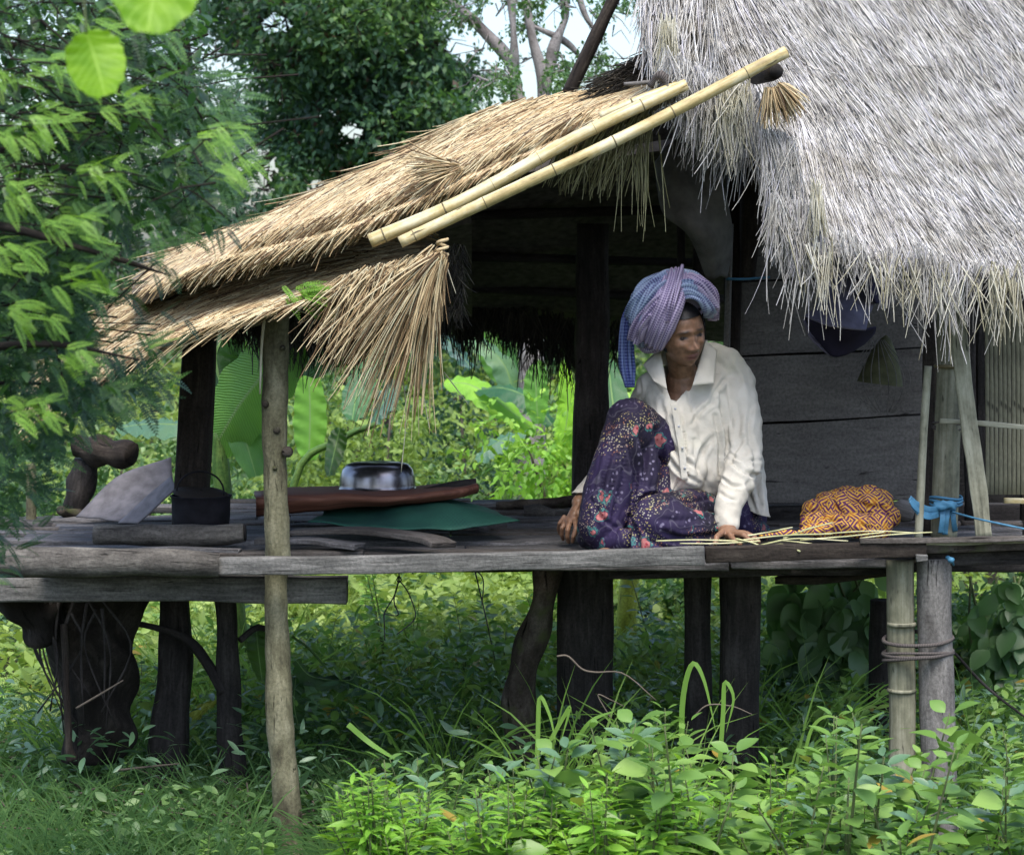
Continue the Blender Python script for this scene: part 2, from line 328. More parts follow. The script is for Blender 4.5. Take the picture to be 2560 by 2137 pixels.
# rope lashing round the two stilts
t = MT('twisted_rope'); w_ = t.new('ShaderNodeTexWave'); t.L(t.co('UV', (60, 40, 1)), w_.inputs[0]); w_.inputs['Scale'].default_value = 1.; M['rope'] = t.done(t.mix(w_.outputs['Fac'], (.03, .026, .024), (.12, .105, .10)), .9)
def lash(pyc, dy, ph, rr=.0065):
    a = np.linspace(0, 2 * math.pi, 60); cx = P(2295, pyc, 8.05)
    X = cx[0] + .112 * np.sign(np.cos(a)) * np.abs(np.cos(a)) ** .75; Y = 8.05 + .066 * np.sin(a) * (1 - .15 * np.cos(2 * a)); Z = cx[2] + .012 * np.sin(a + ph) + dy * np.cos(a)
    g = Geo(); sweep(g, np.stack([X, Y, Z], 1), ring(8), rr, jit=.001, jf=30); return g.build('rope', M['rope'], pB)
lash(1596, .006, 0); lash(1630, -.004, 1.); lash(1641, .003, 2.2); lash(1634, 0.0, 3.1, .005)
# crooked bark trunk and thin dark log below the deck
post([(1372, 1420, 8.75), (1350, 1540, 8.75), (1310, 1660, 8.75), (1297, 1780, 8.75), (1305, 1900, 8.75)], [.05, .052, .05, .052, .055], 'bark', 'crooked bark covered trunk propping the platform', False, 40, .012, 11, 5)
o = post([(562, 1470, 8.6), (568, 1600, 8.6), (572, 1800, 8.6), (590, 2040, 8.6)], [.04, .038, .046, .062], 'dark', 'thin dark forked log under the platform', False, 36, .008, 13, 4)
g = Geo(); log(g, PP([(560, 1730, 8.58), (520, 1660, 8.6), (470, 1600, 8.62), (395, 1570, 8.62), (270, 1545, 8.62)]), [.024, .02, .018, .015, .01], 24, 8, .003); g.build('branch', M['dark'], o)
g = Geo(); log(g, PP([(600, 1600, 8.6), (640, 1570, 8.65), (680, 1575, 8.7)]), [.012, .012, .008], 12, 8); g.build('branch', M['dark'], o)
# ---- wall of wide boards, slightly askew
wy = 9.4
edges = [(330, 350), (560, 545), (705, 690), (893, 868), (1063, 1035), (1262, 1250)]
for i in range(5):
    (a0, a1), (b0, b1) = edges[i], edges[i + 1]
    n = 26; g = Geo(); xs = np.linspace(1835, 2345, n); V = []
    for d, yy in ((0, wy - i * .006), (1, wy + .02 - i * .006)):
        for s in (0, .33, .66, 1.):
            top = np.interp(xs, [1835, 2345], [a0, a1]) + 2.5; bot = np.interp(xs, [1835, 2345], [b0, b1]) - 3
            py = top + (bot - top) * s; V.append(P(xs, py + 1.2 * np.sin(xs / 70 + i), yy))
    order = [0, 1, 2, 3, 7, 6, 5, 4]; V = np.array([V[k] for k in order]); K = 8
    ii = np.arange(K)[:, None]; jj = np.arange(n - 1)[None]; i2 = (ii + 1) % K
    F = np.stack([ii * n + jj, i2 * n + jj, i2 * n + jj + 1, ii * n + jj + 1], -1).reshape(-1, 4)
    Vf = V.reshape(-1, 3); UV = np.stack([Vf[F][..., 0], Vf[F][..., 2]], -1); g.add(Vf, F, UV)
    g.build('wall_board', M['wallboard'], hut, False)
g = Geo(); beam(g, pline((1840, 1290, 9.42), (2620, 1282, 9.42)), .05, .07, 12, .003); g.build('sill_beam', M['dark'], hut)
g = Geo(); beam(g, pline((1830, 800, 9.5), (2350, 790, 9.5)), .02, 1.4, 6, .002, 3, 2, .01); g.build('seam_shade_panel', M['dark'], hut)  # dark panel added behind the boards so their seams read as shade
# inner back wall (dark, behind the open right side) and the shadowed side wall
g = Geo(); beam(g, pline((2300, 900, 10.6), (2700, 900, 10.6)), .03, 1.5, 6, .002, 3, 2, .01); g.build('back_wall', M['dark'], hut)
post([(1836, 330, 9.33), (1832, 700, 9.33), (1822, 1290, 9.33)], [.03, .03, .032], 'darkbrown', None, True, 16, .004, 21)
post([(1880, 330, 9.30), (1872, 600, 9.30), (1866, 700, 9.30)], [.035, .035, .03], 'darkbrown', None, True, 12, .004, 22)
g = Geo(); log(g, PP([(1826, 560, 9.25), (1820, 760, 9.25), (1806, 1290, 9.25)]), [.012, .012, .013], 14, 8); g.build('thin_pole', M['wallboard'], hut)
for px, w in ((1745, .05), (1700, .03)):
    g = Geo(); beam(g, pline((px, 260, 9.7), (px + 4, 880, 9.7)), w, .05, 10, .004, px, 3, .1, (0, 1, 0)); g.build('stud', M['dark'], hut)
# ---- right end: bamboo corner post, cane, leaning slat, woven slat panel
cp = post([(2378, 640, 8.55), (2375, 900, 8.5), (2366, 1150, 8.45), (2360, 1345, 8.42)], [.043, .045, .046, .046], 'bamboo_old', 'thick mottled bamboo corner post at right', False, 40, .002, 31)
for py in (915, 1075, 1250):
    g = Geo(); c = P(2370, py, 8.48); sweep(g, np.array([c + [0, 0, -.006], c, c + [0, 0, .006]]), ring(20), np.array([.046, .050, .046])); g.build('bamboo_node', M['bamboo_node'], cp)
for dz in (0, .012, .022):
    a = np.linspace(0, 2 * math.pi, 30); c = P(2370, 1068, 8.48); g = Geo(); sweep(g, np.stack([c[0] + .052 * np.cos(a), c[1] + .052 * np.sin(a), c[2] + dz + .008 * np.sin(a + dz * 90)], 1), ring(6), .004); g.build('rope', M['rope'], cp)
g = Geo(); log(g, PP([(2320, 915, 8.3), (2308, 1100, 8.3), (2296, 1352, 8.28)]), [.013, .014, .014], 16, 10, .0008); tag(g.build('cane', M['bamboo_slat'], hut), 'slim straight yellowish cane beside the corner post')
g = Geo(); beam(g, pline((2330, 800, 8.75), (2325, 1340, 8.7)), .06, .03, 10, .003, 33, 3, .1, (0, 1, 0)); g.build('stud', M['darkbrown'], hut)
for px, m in ((2420, 'dark'), (2452, 'dark'), (2560, 'darkbrown')):
    g = Geo(); beam(g, pline((px, 640, 8.95), (px + 4, 1300, 8.95)), .035, .03, 10, .003, px, 3, .1, (0, 1, 0)); g.build('stud', M[m], hut)
g = Geo(); beam(g, pline((2392, 780, 8.32), (2415, 1000, 8.3), (2447, 1230, 8.28), (2460, 1343, 8.26)), .056, .012, 24, .002, 35, 4, .3, (0, 1, 0)); tag(g.build('leaning_slat', M['bamboo_slat'], hut), 'split bamboo slat leaning outward')
g = Geo()
for i in range(9):
    px = 2466 + i * 11; beam(g, pline((px, 760 + 8 * (i % 3), 8.62), (px + 2, 1000, 8.62), (px + 3, 1236, 8.62)), .0135, .006, 12, .0008, 70 + i, 6, .3, (0, 1, 0))
g.build('slat_panel', M['bamboo_old'], hut)
g = Geo(); beam(g, pline((2350, 1052, 8.36), (2450, 1058, 8.36), (2600, 1072, 8.36)), .011, .018, 14, .001, 40, 4, .3); g.build('cross_slat', M['bamboo_slat'], hut)
g = Geo(); beam(g, pline((2510, 1251, 8.6), (2610, 1253, 8.6)), .02, .018, 6, .001); g.build('cross_slat', M['bamboo'], hut)
# ---- golden bamboo poles laid on the porch roof verge
def bamboo(pts, r0, r1, nodes, m='bamboo', lb=None, n=70):
    path = catmull(PP(pts), n); g = Geo(); s = np.linspace(0, 1, n); r = r0 + (r1 - r0) * s
    for nd in nodes: r = r * (1 + .07 * np.exp(-((s - nd) / .006) ** 2))
    A = sweep(g, path, ring(16), r); o = g.build('bamboo_pole', M[m], hut)
    for nd in nodes:
        i = nd * (n - 1); i0 = int(i); c = path[i0] + (path[min(i0 + 1, n - 1)] - path[i0]) * (i - i0); d = nrm(path[min(i0 + 1, n - 1)] - path[max(i0 - 1, 0)]); rr = np.interp(nd, s, r0 + (r1 - r0) * s)
        g2 = Geo(); sweep(g2, np.array([c - d * .003, c, c + d * .003]), ring(16), np.array([rr * 1.01, rr * 1.085, rr * 1.01]), caps=False); g2.build('node_ring', M['bamboo_node'], o)
    if lb: o['label'] = lb
    return o, path
bamboo([(925, 603, 7.93), (1160, 500, 7.93), (1450, 339, 7.94), (1716, 212, 7.96)], .023, .019, [.05, .27, .42, .55, .71, .86], lb='upper of the two long golden bamboo poles')
bp, pth = bamboo([(1000, 606, 7.86), (1300, 465, 7.87), (1600, 322, 7.89), (1966, 130, 7.93)], .0185, .0195, [.04, .235, .43, .6, .745, .91], lb='lower, longest golden bamboo pole with its cut end up on the roof')
d = nrm(pth[-1] - pth[-2]); g = Geo(); sweep(g, np.array([pth[-1] + d * .0015, pth[-1] + d * .0025]), ring(14), .013); g.build('hollow_shade_disc', M['dark'], bp)  # dark disc on the cut end stands in for shade inside the pole
bamboo([(1500, 290, 8.02), (1600, 248, 8.02), (1700, 210, 8.03)], .013, .012, [.4, .85], lb='short thin bamboo tucked above the long poles', n=30)
g = Geo(); log(g, PP([(1560, 212, 8.1), (1660, 203, 8.1), (1762, 195, 8.1)]), [.007, .007, .006], 14, 8); g.build('ridge_stick', M['greypost'], hut)
g = Geo(); log(g, PP([(1625, 215, 8.06), (1648, 190, 8.04), (1668, 205, 8.04), (1650, 225, 8.06)]), [.012, .016, .016, .01], 14, 8, .004, 1, 20); g.build('lashing', M['rope'], hut)
# ridge bamboo end in the straw; a dark disc paints its inner shade
stub = Geo(); sweep(stub, PP([(1890, 190, 8.4), (1925, 182, 8.05), (1938, 179, 7.98)]), ring(16), np.array([.03, .03, .026])); stub.build('ridge_pole_end', M['darkbrown'], hut)
g = Geo(); sweep(g, PP([(1940, 178, 7.978), (1941, 178, 7.972)]), ring(16), .02); g.build('ridge_pole_shade_disc', M['dark'], hut)
# ================================================================= THATCH
def interp2(xs, tab): tab = np.array(tab, float); return np.interp(xs, tab[:, 0], tab[:, 1])
def strands(g, x, y, ang, ln, Yf, lift, wid, curve=0., droop=0., S=6, mi=0, K=3, dvar=.02):
    """straw stalks given by their root in the photo, direction (radians, image down = +90deg) and length in px, lying on depth function Yf(x,y)"""
    N = len(x); s = np.linspace(0, 1, S)[None]; a = ang[:, None] + curve * rng.normal(size=(N, 1)) * s
    dx = np.cumsum(np.cos(a), 1) / S; dy = np.cumsum(np.sin(a), 1) / S
    X = x[:, None] + dx * ln[:, None]; Yp = y[:, None] + dy * ln[:, None] + droop * ln[:, None] * s ** 2
    D = Yf(X, Yp) - lift * rng.random((N, 1)) - dvar * rng.random((N, 1)) * s
    Pt = P(X, Yp, D); W = (wid * rng.uniform(.6, 1.3, (N, 1))) * (1 - .55 * s ** 2)
    tubes(g, Pt, W + 0 * s, K, mi)
# -- main roof, front slope
yeave = [(1900, 560), (1960, 590), (2050, 625), (2200, 655), (2400, 690), (2620, 690)]
ytop = -160
def Ymain(X, Yp): e = interp2(X, yeave); return 8.0 + np.clip((e - Yp) / 700., 0, 1.4) * 1.45 - np.clip((Yp - e) / 400., 0, .5) * .02
def left_verge(Yp): return np.interp(Yp, [-200, 0, 150, 215, 300, 380, 560, 700], [1585, 1615, 1640, 1740, 1880, 1915, 1925, 1935])
n = 21000; yy = rng.uniform(-190, 700, n); lv = left_verge(yy) + 12; xx = lv + (2640 - lv) * rng.random(n) ; e = interp2(xx, yeave)
keep = yy < e - 30 + rng.normal(size=n) * 10; xx, yy, e = xx[keep], yy[keep], e[keep]
g = Geo()
u = np.clip((xx - left_verge(yy)) / 330, 0, 1); ang = np.radians(92 - 40 * u ** .8 * np.clip(1.1 - .35 * np.clip((yy - 450) / 200, 0, 1), 0, 1)) + rng.normal(size=len(xx)) * (.095 + .22 * (rng.random(len(xx)) < .10))
LN = np.minimum(rng.uniform(55, 165, len(xx)), np.maximum(e + rng.normal(size=len(xx)) * 16 - yy, 25) / np.sin(ang).clip(.3, 1)); strands(g, xx, yy, ang, LN, Ymain, .040, .0020, .16, .03)
mr = Geo(); nx, ny = 40, 20
G = []
for b in range(ny):
    py = ytop + (1) * 0
    t_ = b / (ny - 1); row = []
    for a in range(nx):
        px = 1600 + 1040 * a / (nx - 1); e1 = float(interp2(px, yeave)); pyy = ytop + (e1 - 22 - ytop) * t_
        px2 = max(px, float(left_verge(pyy)) + 22) if a < nx - 1 else px
        row.append(P(px2, pyy, float(Ymain(px2, pyy)) + .035))
    G.append(row)
G = np.array(G); G2 = G + np.array([0, .10, .0]); idx = np.arange(nx * ny).reshape(ny, nx)
q = lambda I: np.stack([I[:-1, :-1], I[1:, :-1], I[1:, 1:], I[:-1, 1:]], -1).reshape(-1, 4)
mr.add(np.concatenate([G.reshape(-1, 3), G2.reshape(-1, 3)]), np.concatenate([q(idx), q(idx + nx * ny)[:, ::-1]]))
bd = np.concatenate([idx[:, 0], idx[-1, 1:], idx[::-1, -1][1:]]); mr.more(np.stack([bd[:-1], bd[:-1] + nx * ny, bd[1:] + nx * ny, bd[1:]], 1))
roof = mr.build('thatch_roof', M['thatch_body'], hut, False); roof['label'] = 'large pale grey shaggy straw roof'
g.build('straw_layer', M['straw_grey'], roof)
# dark hollows between bundles: deeper stray tufts and yellow wisps
g = Geo(); n = 380; cx = rng.uniform(1700, 2600, 45); cy = rng.uniform(20, 600, 45); i = rng.integers(0, 45, n); xx = cx[i] + rng.normal(size=n) * 16; yy = cy[i] + rng.normal(size=n) * 14
k = (xx > left_verge(yy) + 25) & (yy < interp2(xx, yeave) - 60)
strands(g, xx[k], yy[k], np.radians(58) + rng.normal(size=k.sum()) * .2, rng.uniform(25, 80, k.sum()), lambda a, b: Ymain(a, b) - .035, .01, .0022, .3)

# eave fringe in clumps
def fringe(g, x0, x1, yb, Y, n, lmin, lmax, clumps, wid=.002, ang=90, spread=.09, dY=.05, cw=26):
    c = rng.uniform(x0, x1, clumps); cl = rng.uniform(.35, 1., clumps) ** 1.3; ca = rng.normal(size=clumps) * .06; i = rng.integers(0, clumps, n)
    x = c[i] + rng.normal(size=n) * cw; u = rng.random(n) < .25; x[u] = rng.uniform(x0, x1, u.sum()); k = (x > x0) & (x < x1); x = x[k]; i = i[k]; m = len(x)
    L = lmin + (lmax - lmin) * rng.random(m) ** 2 * cl[i]; conv = (c[i] - x) / np.maximum(L, 60) * .5
    strands(g, x, yb(x) + rng.uniform(-55, 0, m), np.radians(ang) - np.clip(conv, -.4, .4) + ca[i] + rng.normal(size=m) * spread, L + 50, lambda a, b: Y + 0 * a, dY, wid, .16, 0, 7)
g = Geo(); fringe(g, 1925, 2600, lambda x: interp2(x, yeave) - 12 + 18 * np.sin(x / 31.), 7.99, 760, 8, 250, 26, .0022, 90, .11, .05, 17)
fringe(g, 1920, 2070, lambda x: interp2(x, yeave) - 70, 8.0, 420, 60, 260, 9)
fringe(g, 1900, 2000, lambda x: 330 + (x - 1900) * .6, 8.03, 420, 60, 260, 9)
g.build('eave_fringe', M['straw_grey'], roof)
g = Geo(); fringe(g, 1960, 2560, lambda x: interp2(x, yeave), 7.96, 160, 60, 240, 9, .0028); fringe(g, 2020, 2060, lambda x: 480 + 0 * x, 7.96, 70, 60, 170, 2, .0025); g.build('pale_tufts', M['straw_pale'], roof)
# long stalks hanging over the left verge
g = Geo(); n = 1500; y0 = rng.uniform(-190, 40, n); x0 = rng.uniform(1605, 1790, n)
strands(g, x0, y0, np.radians(90) + rng.normal(size=n) * .1, rng.uniform(90, 200, n), lambda a, b: 8.55 + (200 - b) / 700 * .9, .25, .0022, .2)
fringe(g, 1660, 1905, lambda x: np.interp(x, [1660, 1740, 1905], [150, 200, 290]), 8.12, 900, 30, 240, 14, .0022, 92, .12, .1)
fringe(g, 1720, 1900, lambda x: np.interp(x, [1720, 1905], [180, 260]), 8.2, 500, 60, 330, 8, .0018, 97, .12, .1)
g.build('verge_straw', M['straw_grey'], roof)
g = Geo(); fringe(g, 1780, 1880, lambda x: 235 + 0 * x, 8.06, 260, 30, 230, 4, .0024, 90, .13); g.build('yellow_straw', M['straw_pale'], roof); g = Geo()
n = 220; strands(g, rng.uniform(1652, 1690, n), rng.uniform(20, 130, n), np.radians(90) + rng.normal(size=n) * .09, rng.uniform(50, 120, n), lambda a, b: 8.28 + 0 * a, .1, .002, .2)
g.build('yellow_straw', M['straw_pale'], roof)
# reddish bundle round the ridge stub
g = Geo(); n = 260; a = rng.uniform(math.radians(28), math.radians(105), n)
strands(g, 1925 + 22 * np.cos(a) + rng.normal(size=n) * 5, 195 + 16 * np.sin(a), a, rng.uniform(40, 100, n), lambda p, q: 8.0 + 0 * p, .07, .003, .1, .15); g.build('straw_bundle', M['straw_gold'], roof)
g = Geo(); n = 500; a = rng.uniform(math.radians(40), math.radians(120), n)
strands(g, 1900 + 22 * np.cos(a) + rng.normal(size=n) * 10, 250 + 26 * np.sin(a), a + .1, rng.uniform(40, 110, n), lambda p, q: Ymain(p, q) - .05, .05, .0022, .2, .1); g.build('straw_skirt', M['straw_grey'], roof)
# closed rear slopes so that the inside is truly shaded
def slab(name, quad, th=.06, mat_='thatch_under', n=12, parent=None, bulge=.01):
    a, b, c, d = PP(quad); s, t2 = np.meshgrid(np.linspace(0, 1, n), np.linspace(0, 1, n)); s = s[..., None]; t2 = t2[..., None]
    G = (a * (1 - s) + b * s) * (1 - t2) + (d * (1 - s) + c * s) * t2; nn = nrm(np.cross(b - a, d - a)); G = G + nn * (wob(G, 1.5, 3) * bulge)[..., None]
    I = np.arange(n * n).reshape(n, n); g = Geo(); g.add(np.concatenate([G.reshape(-1, 3), (G + nn * th).reshape(-1, 3)]), np.concatenate([q(I), q(I + n * n)[:, ::-1]]))
    bd = np.concatenate([I[0], I[1:, -1], I[-1, ::-1][1:], I[::-1, 0][1:]]); g.more(np.stack([bd[:-1], bd[1:], bd[1:] + n * n, bd[:-1] + n * n], 1))
    return g.build(name, M[mat_], parent or hut, False)
slab('rear_roof_slope', [(1800, -160, 9.55), (3000, -160, 9.45), (3000, 780, 12.3), (1800, 780, 12.3)], .08, parent=hut)
# -- porch roof: upper panel
near = [(300, 752), (480, 672), (560, 645), (700, 612), (800, 590), (930, 548), (1160, 448), (1300, 392), (1450, 330), (1720, 205)]
far = [(300, 700), (420, 640), (560, 570), (700, 522), (880, 432), (1030, 372), (1150, 300), (1270, 246), (1400, 228), (1560, 205), (1720, 180)]
def Yup(X, Yp): a, b = interp2(X, near), interp2(X, far); t = np.clip((a - Yp) / np.maximum(a - b, 12), -.02, 1.1); return 8.06 + 1.35 * t
nx, ny = 50, 10; G = []
for b in range(ny):
    px = np.linspace(330, 1716, nx); a0, a1 = interp2(px, near) - 4, interp2(px, far) + 10; py = a0 + (a1 - a0) * b / (ny - 1); G.append(P(px, py, Yup(px, py) + .03))
G = np.array(G); I = np.arange(nx * ny).reshape(ny, nx); g = Geo(); g.add(np.concatenate([G.reshape(-1, 3), (G - [0, -.02, .05]).reshape(-1, 3)]), np.concatenate([q(I), q(I + nx * ny)[:, ::-1]]))
bd = np.concatenate([I[0], I[1:, -1], I[-1, ::-1][1:], I[::-1, 0][1:]]); g.more(np.stack([bd[:-1], bd[:-1] + nx * ny, bd[1:] + nx * ny, bd[1:]], 1))
pr = g.build('porch_roof', M['thatch_body'], hut, False); pr['label'] = 'golden straw roof of the porch sloping down to the left'
g = Geo(); n = 7200; xx = rng.uniform(480, 1730, n); a0, a1 = interp2(xx, near), interp2(xx, far); tt = rng.random(n); yy = a0 + (a1 - a0) * tt
sl = np.radians(np.interp(xx, [400, 900, 1300, 1700], [152, 152, 155, 163])); sl = sl - .16 * (1 - tt) + rng.normal(size=n) * .075
strands(g, xx, yy, sl, np.minimum(rng.uniform(70, 230, n), 60 + 3.2 * np.maximum(interp2(xx, near) - yy, 0)), Yup, .07, .0029, .16, .04)
# ragged near edge drooping below the verge, left of the poles
n = 900; xx = rng.uniform(620, 1500, n); yy = interp2(xx, near) - rng.uniform(0, 40, n)
strands(g, xx, yy - 12, np.radians(np.interp(xx, [600, 1300], [148, 150])) - rng.uniform(0, .35, n), rng.uniform(50, 130, n), lambda a, b: 8.08 + 0 * a, .05, .0024, .2, .1)
g.build('straw_layer', M['straw_gold'], pr)
g = Geo(); n = 260; xx = rng.uniform(1250, 1310, n); strands(g, xx * 0 + 1150 + rng.normal(size=n) * 6, 418 + rng.normal(size=n) * 6, np.radians(rng.uniform(120, 200, n)), rng.uniform(20, 150, n), lambda a, b: 8.02 + 0 * a, .04, .0026, .2, .1)
g.build('tied_tuft', M['straw_gold'], pr)
# stalks hanging below the verge, behind the poles
g = Geo(); n = 330; xx = 1400 + 240 * rng.random(n) ** .9; yy = interp2(xx, near) + 8
strands(g, xx, yy, np.radians(rng.uniform(92, 128, n)), rng.uniform(60, 210, n) * np.interp(xx, [1400, 1560, 1640], [.6, 1, 1.2]), lambda a, b: 8.25 + 0 * a, .1, .0022, .15, .08)
n = 14; strands(g, rng.uniform(1560, 1650, n), rng.uniform(270, 330, n), np.radians(rng.uniform(84, 95, n)), rng.uniform(180, 300, n), lambda a, b: 8.2 + 0 * a, .1, .002, .1)
g.build('verge_straw', M['straw_green'], pr)
# -- porch roof: lower panel with the fan tuft at its corner
lt = [(60, 960), (160, 880), (300, 755), (420, 690), (560, 645), (700, 620), (900, 602), (1120, 606)]
lb_ = [(60, 1120), (200, 985), (400, 850), (520, 812), (640, 785), (780, 745), (900, 700), (1060, 655), (1120, 625)]
def Ylo(X, Yp): a, b = interp2(X, lb_), interp2(X, lt); t = np.clip((a - Yp) / np.maximum(a - b, 12), -.03, 1.1); return 7.94 + .85 * t
G = []; nx = 40
for b in range(ny):
    px = np.linspace(120, 1112, nx); a0, a1 = interp2(px, lb_) - 8, interp2(px, lt) + 8; py = a0 + (a1 - a0) * b / (ny - 1); G.append(P(px, py, Ylo(px, py) + .035))
G = np.array(G); I = np.arange(nx * ny).reshape(ny, nx); g = Geo(); g.add(np.concatenate([G.reshape(-1, 3), (G - [0, -.02, .05]).reshape(-1, 3)]), np.concatenate([q(I), q(I + nx * ny)[:, ::-1]]))
bd = np.concatenate([I[0], I[1:, -1], I[-1, ::-1][1:], I[::-1, 0][1:]]); g.more(np.stack([bd[:-1], bd[:-1] + nx * ny, bd[1:] + nx * ny, bd[1:]], 1))
pl = g.build('porch_roof', M['thatch_body'], hut, False); pl['label'] = 'lower golden straw panel of the porch roof gathered at one corner'
g = Geo(); n = 5800; xx = 200 + 920 * rng.random(n); tt = rng.random(n); a0, a1 = interp2(xx, lb_), interp2(xx, lt); yy = a0 + (a1 - a0) * tt
th = np.degrees(np.arctan2(yy - 618, -(1135 - xx))); th = np.where(th < 0, th + 360, th)
bl = np.interp(xx, [300, 700, 1100], [.0, .3, .9]); an = (1 - bl) * np.interp(xx, [200, 600, 1100], [142, 158, 172]) + bl * th
strands(g, xx, yy, np.radians(an) + rng.normal(size=len(xx)) * .07, rng.uniform(80, 230, n), Ylo, .07, .0029, .16, .05)
n = 560; xx = 1108 + rng.normal(size=n) * 7; n2 = 420; x2 = rng.uniform(860, 1105, n2); strands(g, x2, interp2(x2, lb_) - rng.uniform(0, 35, n2), np.radians(rng.uniform(108, 150, n2)), (60 + 260 * rng.random(n2) ** 1.5) * np.interp(x2, [860, 1000], [.5, 1.]), lambda p, q_: 7.93 + 0 * p, .1, .0028, .25, .3, 8); a = np.radians(98 + 56 * rng.random(n) ** .9)
strands(g, xx, 622 + 14 * rng.random(n), a, (100 + 270 * rng.random(n) ** 1.6) * np.interp(np.degrees(a), [95, 120, 160], [.85, 1.1, .9]), lambda p, q_: 7.9 + 0 * p, .12, .003, .22, .34, 9)
g.build('straw_layer', M['straw_gold'], pl)
g = Geo(); c = P(1106, 622, 7.86); a = np.linspace(0, 4 * math.pi, 60)
sweep(g, np.stack([c[0] + .016 * np.cos(a), c[1] + .02 * np.sin(a), c[2] + .004 * a - .02], 1), ring(6), .0055, jit=.001, jf=40); g.build('binding', M['straw_gold'], pl)
# loose curved stalks under the panel
g = Geo()
for pts in ([(700, 755, 7.95), (790, 790, 7.95), (900, 785, 7.93), (1000, 755, 7.92)], [(650, 770, 7.96), (760, 740, 7.95), (900, 790, 7.94), (940, 775, 7.93)], [(1115, 660, 7.9), (1128, 700, 7.9), (1140, 735, 7.9)],
            [(1050, 880, 7.9), (1055, 960, 7.9), (1075, 1080, 7.9)], [(1000, 900, 7.9), (1015, 1030, 7.9), (1003, 1180, 7.9)], [(1110, 930, 8.5), (1140, 970, 8.5), (1170, 1010, 8.5)]):
    g = Geo(); log(g, PP(pts), [.0018, .0018, .001], 16, 4); g.build('loose_stalk', M['straw_pale'], pl)
# -- porch rear slope and its dark hanging fringe, purlins and posts at the back
pb = slab('porch_rear_slope', [(700, 640, 9.75), (1850, 235, 9.75), (1850, 860, 11.2), (700, 800, 11.0)], .05)
slab('porch_rear_slope', [(1100, 470, 9.5), (1900, 330, 9.5), (1900, 815, 10.9), (1100, 785, 10.9)], .04)
slab('porch_rear_slope', [(540, 660, 9.4), (1180, 560, 9.4), (1180, 790, 10.6), (540, 780, 10.6)], .04)
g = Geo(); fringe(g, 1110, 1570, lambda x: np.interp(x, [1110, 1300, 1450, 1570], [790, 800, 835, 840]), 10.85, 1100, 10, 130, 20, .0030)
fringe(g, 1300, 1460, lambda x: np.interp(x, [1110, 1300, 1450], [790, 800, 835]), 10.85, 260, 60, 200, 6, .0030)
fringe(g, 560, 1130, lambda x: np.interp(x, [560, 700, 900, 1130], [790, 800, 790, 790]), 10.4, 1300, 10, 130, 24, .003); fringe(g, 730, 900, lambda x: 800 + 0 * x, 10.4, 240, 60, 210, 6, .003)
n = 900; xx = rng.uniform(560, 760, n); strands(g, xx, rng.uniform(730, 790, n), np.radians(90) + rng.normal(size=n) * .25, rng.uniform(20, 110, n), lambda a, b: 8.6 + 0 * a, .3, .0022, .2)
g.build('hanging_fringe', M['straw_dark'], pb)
for i, (a, b) in enumerate((((1110, 640, 10.2), (1840, 660, 10.2)), ((1110, 720, 10.6), (1840, 750, 10.6)), ((1110, 540, 9.8), (1840, 520, 9.8)), ((560, 735, 8.5), (1100, 660, 8.5)))):
    g = Geo(); log(g, PP([a, b]), [.02, .018], 14, 8, .002, i); g.build('purlin', M['dark'], hut)
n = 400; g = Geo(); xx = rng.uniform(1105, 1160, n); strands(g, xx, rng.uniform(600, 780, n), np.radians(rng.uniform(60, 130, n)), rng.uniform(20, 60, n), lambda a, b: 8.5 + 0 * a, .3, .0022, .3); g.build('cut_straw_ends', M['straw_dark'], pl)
# thatched slope behind the verge: dark triangle on the sky side
slab('ridge_cap', [(1500, 205, 9.0), (1640, 110, 9.0), (1660, 200, 9.0), (1560, 215, 9.0)], .05, 'thatch_body')
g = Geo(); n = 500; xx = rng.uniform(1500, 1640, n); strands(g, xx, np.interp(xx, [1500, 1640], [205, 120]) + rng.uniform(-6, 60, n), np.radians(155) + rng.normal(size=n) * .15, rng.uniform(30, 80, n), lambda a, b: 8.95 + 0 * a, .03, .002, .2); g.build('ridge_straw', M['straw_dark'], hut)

g = Geo(); log(g, PP([(1552, -40, 9.75), (1490, 90, 9.72), (1420, 235, 9.7)]), [.024, .026, .028], 20, 10, .002, 4); tag(g.build('leaning_pole', M['darkbrown'], hut), 'dark leaning pole rising past the ridge against the sky')
# ================================================================= VEGETATION
def leaf_mat(name, dark, mid, light, trans, f=.3, rough=.45, ns=1.2, lo=.35, hi=.65, spec=.4, odd=None):
    t = MT(name); n = t.noise(t.co('Object', rand=False), ns, 3.); v = t.math('ADD', t.math('MULTIPLY', t.isl(), .5), t.math('MULTIPLY', t.step(n, lo, hi), .5))
    c = t.ramp(v, [(.08, dark), (.5, mid), (.95, light)])
    if odd: c = t.mix(t.math('GREATER_THAN', t.isl(), .97), c, odd)
    return t.leafy(c, t.mix(.6, c, trans), f, rough, spec)
M['lf_dark'] = leaf_mat('dark_tree_leaf', (.018, .045, .038), (.05, .11, .06), (.17, .30, .07), (.12, .3, .03), .3, .5, .9, .42, .72, .3, (.05, .02, .015))  # lighter clump tones put sunlit patches into the leaf colour
M['lf_mid'] = leaf_mat('mid_leaf', (.035, .08, .035), (.075, .15, .055), (.16, .27, .09), (.15, .35, .03), .3, .45, .8)
M['lf_weed'] = leaf_mat('weed_leaf', (.05, .12, .03), (.15, .28, .06), (.33, .48, .12), (.2, .42, .05), .3, .4, 1.6, spec=.4, odd=(.34, .25, .05))
M['lf_weed2'] = leaf_mat('blue_green_weed_leaf', (.05, .11, .06), (.11, .21, .11), (.20, .33, .19), (.1, .3, .06), .25, .38, 1.6, spec=.6)
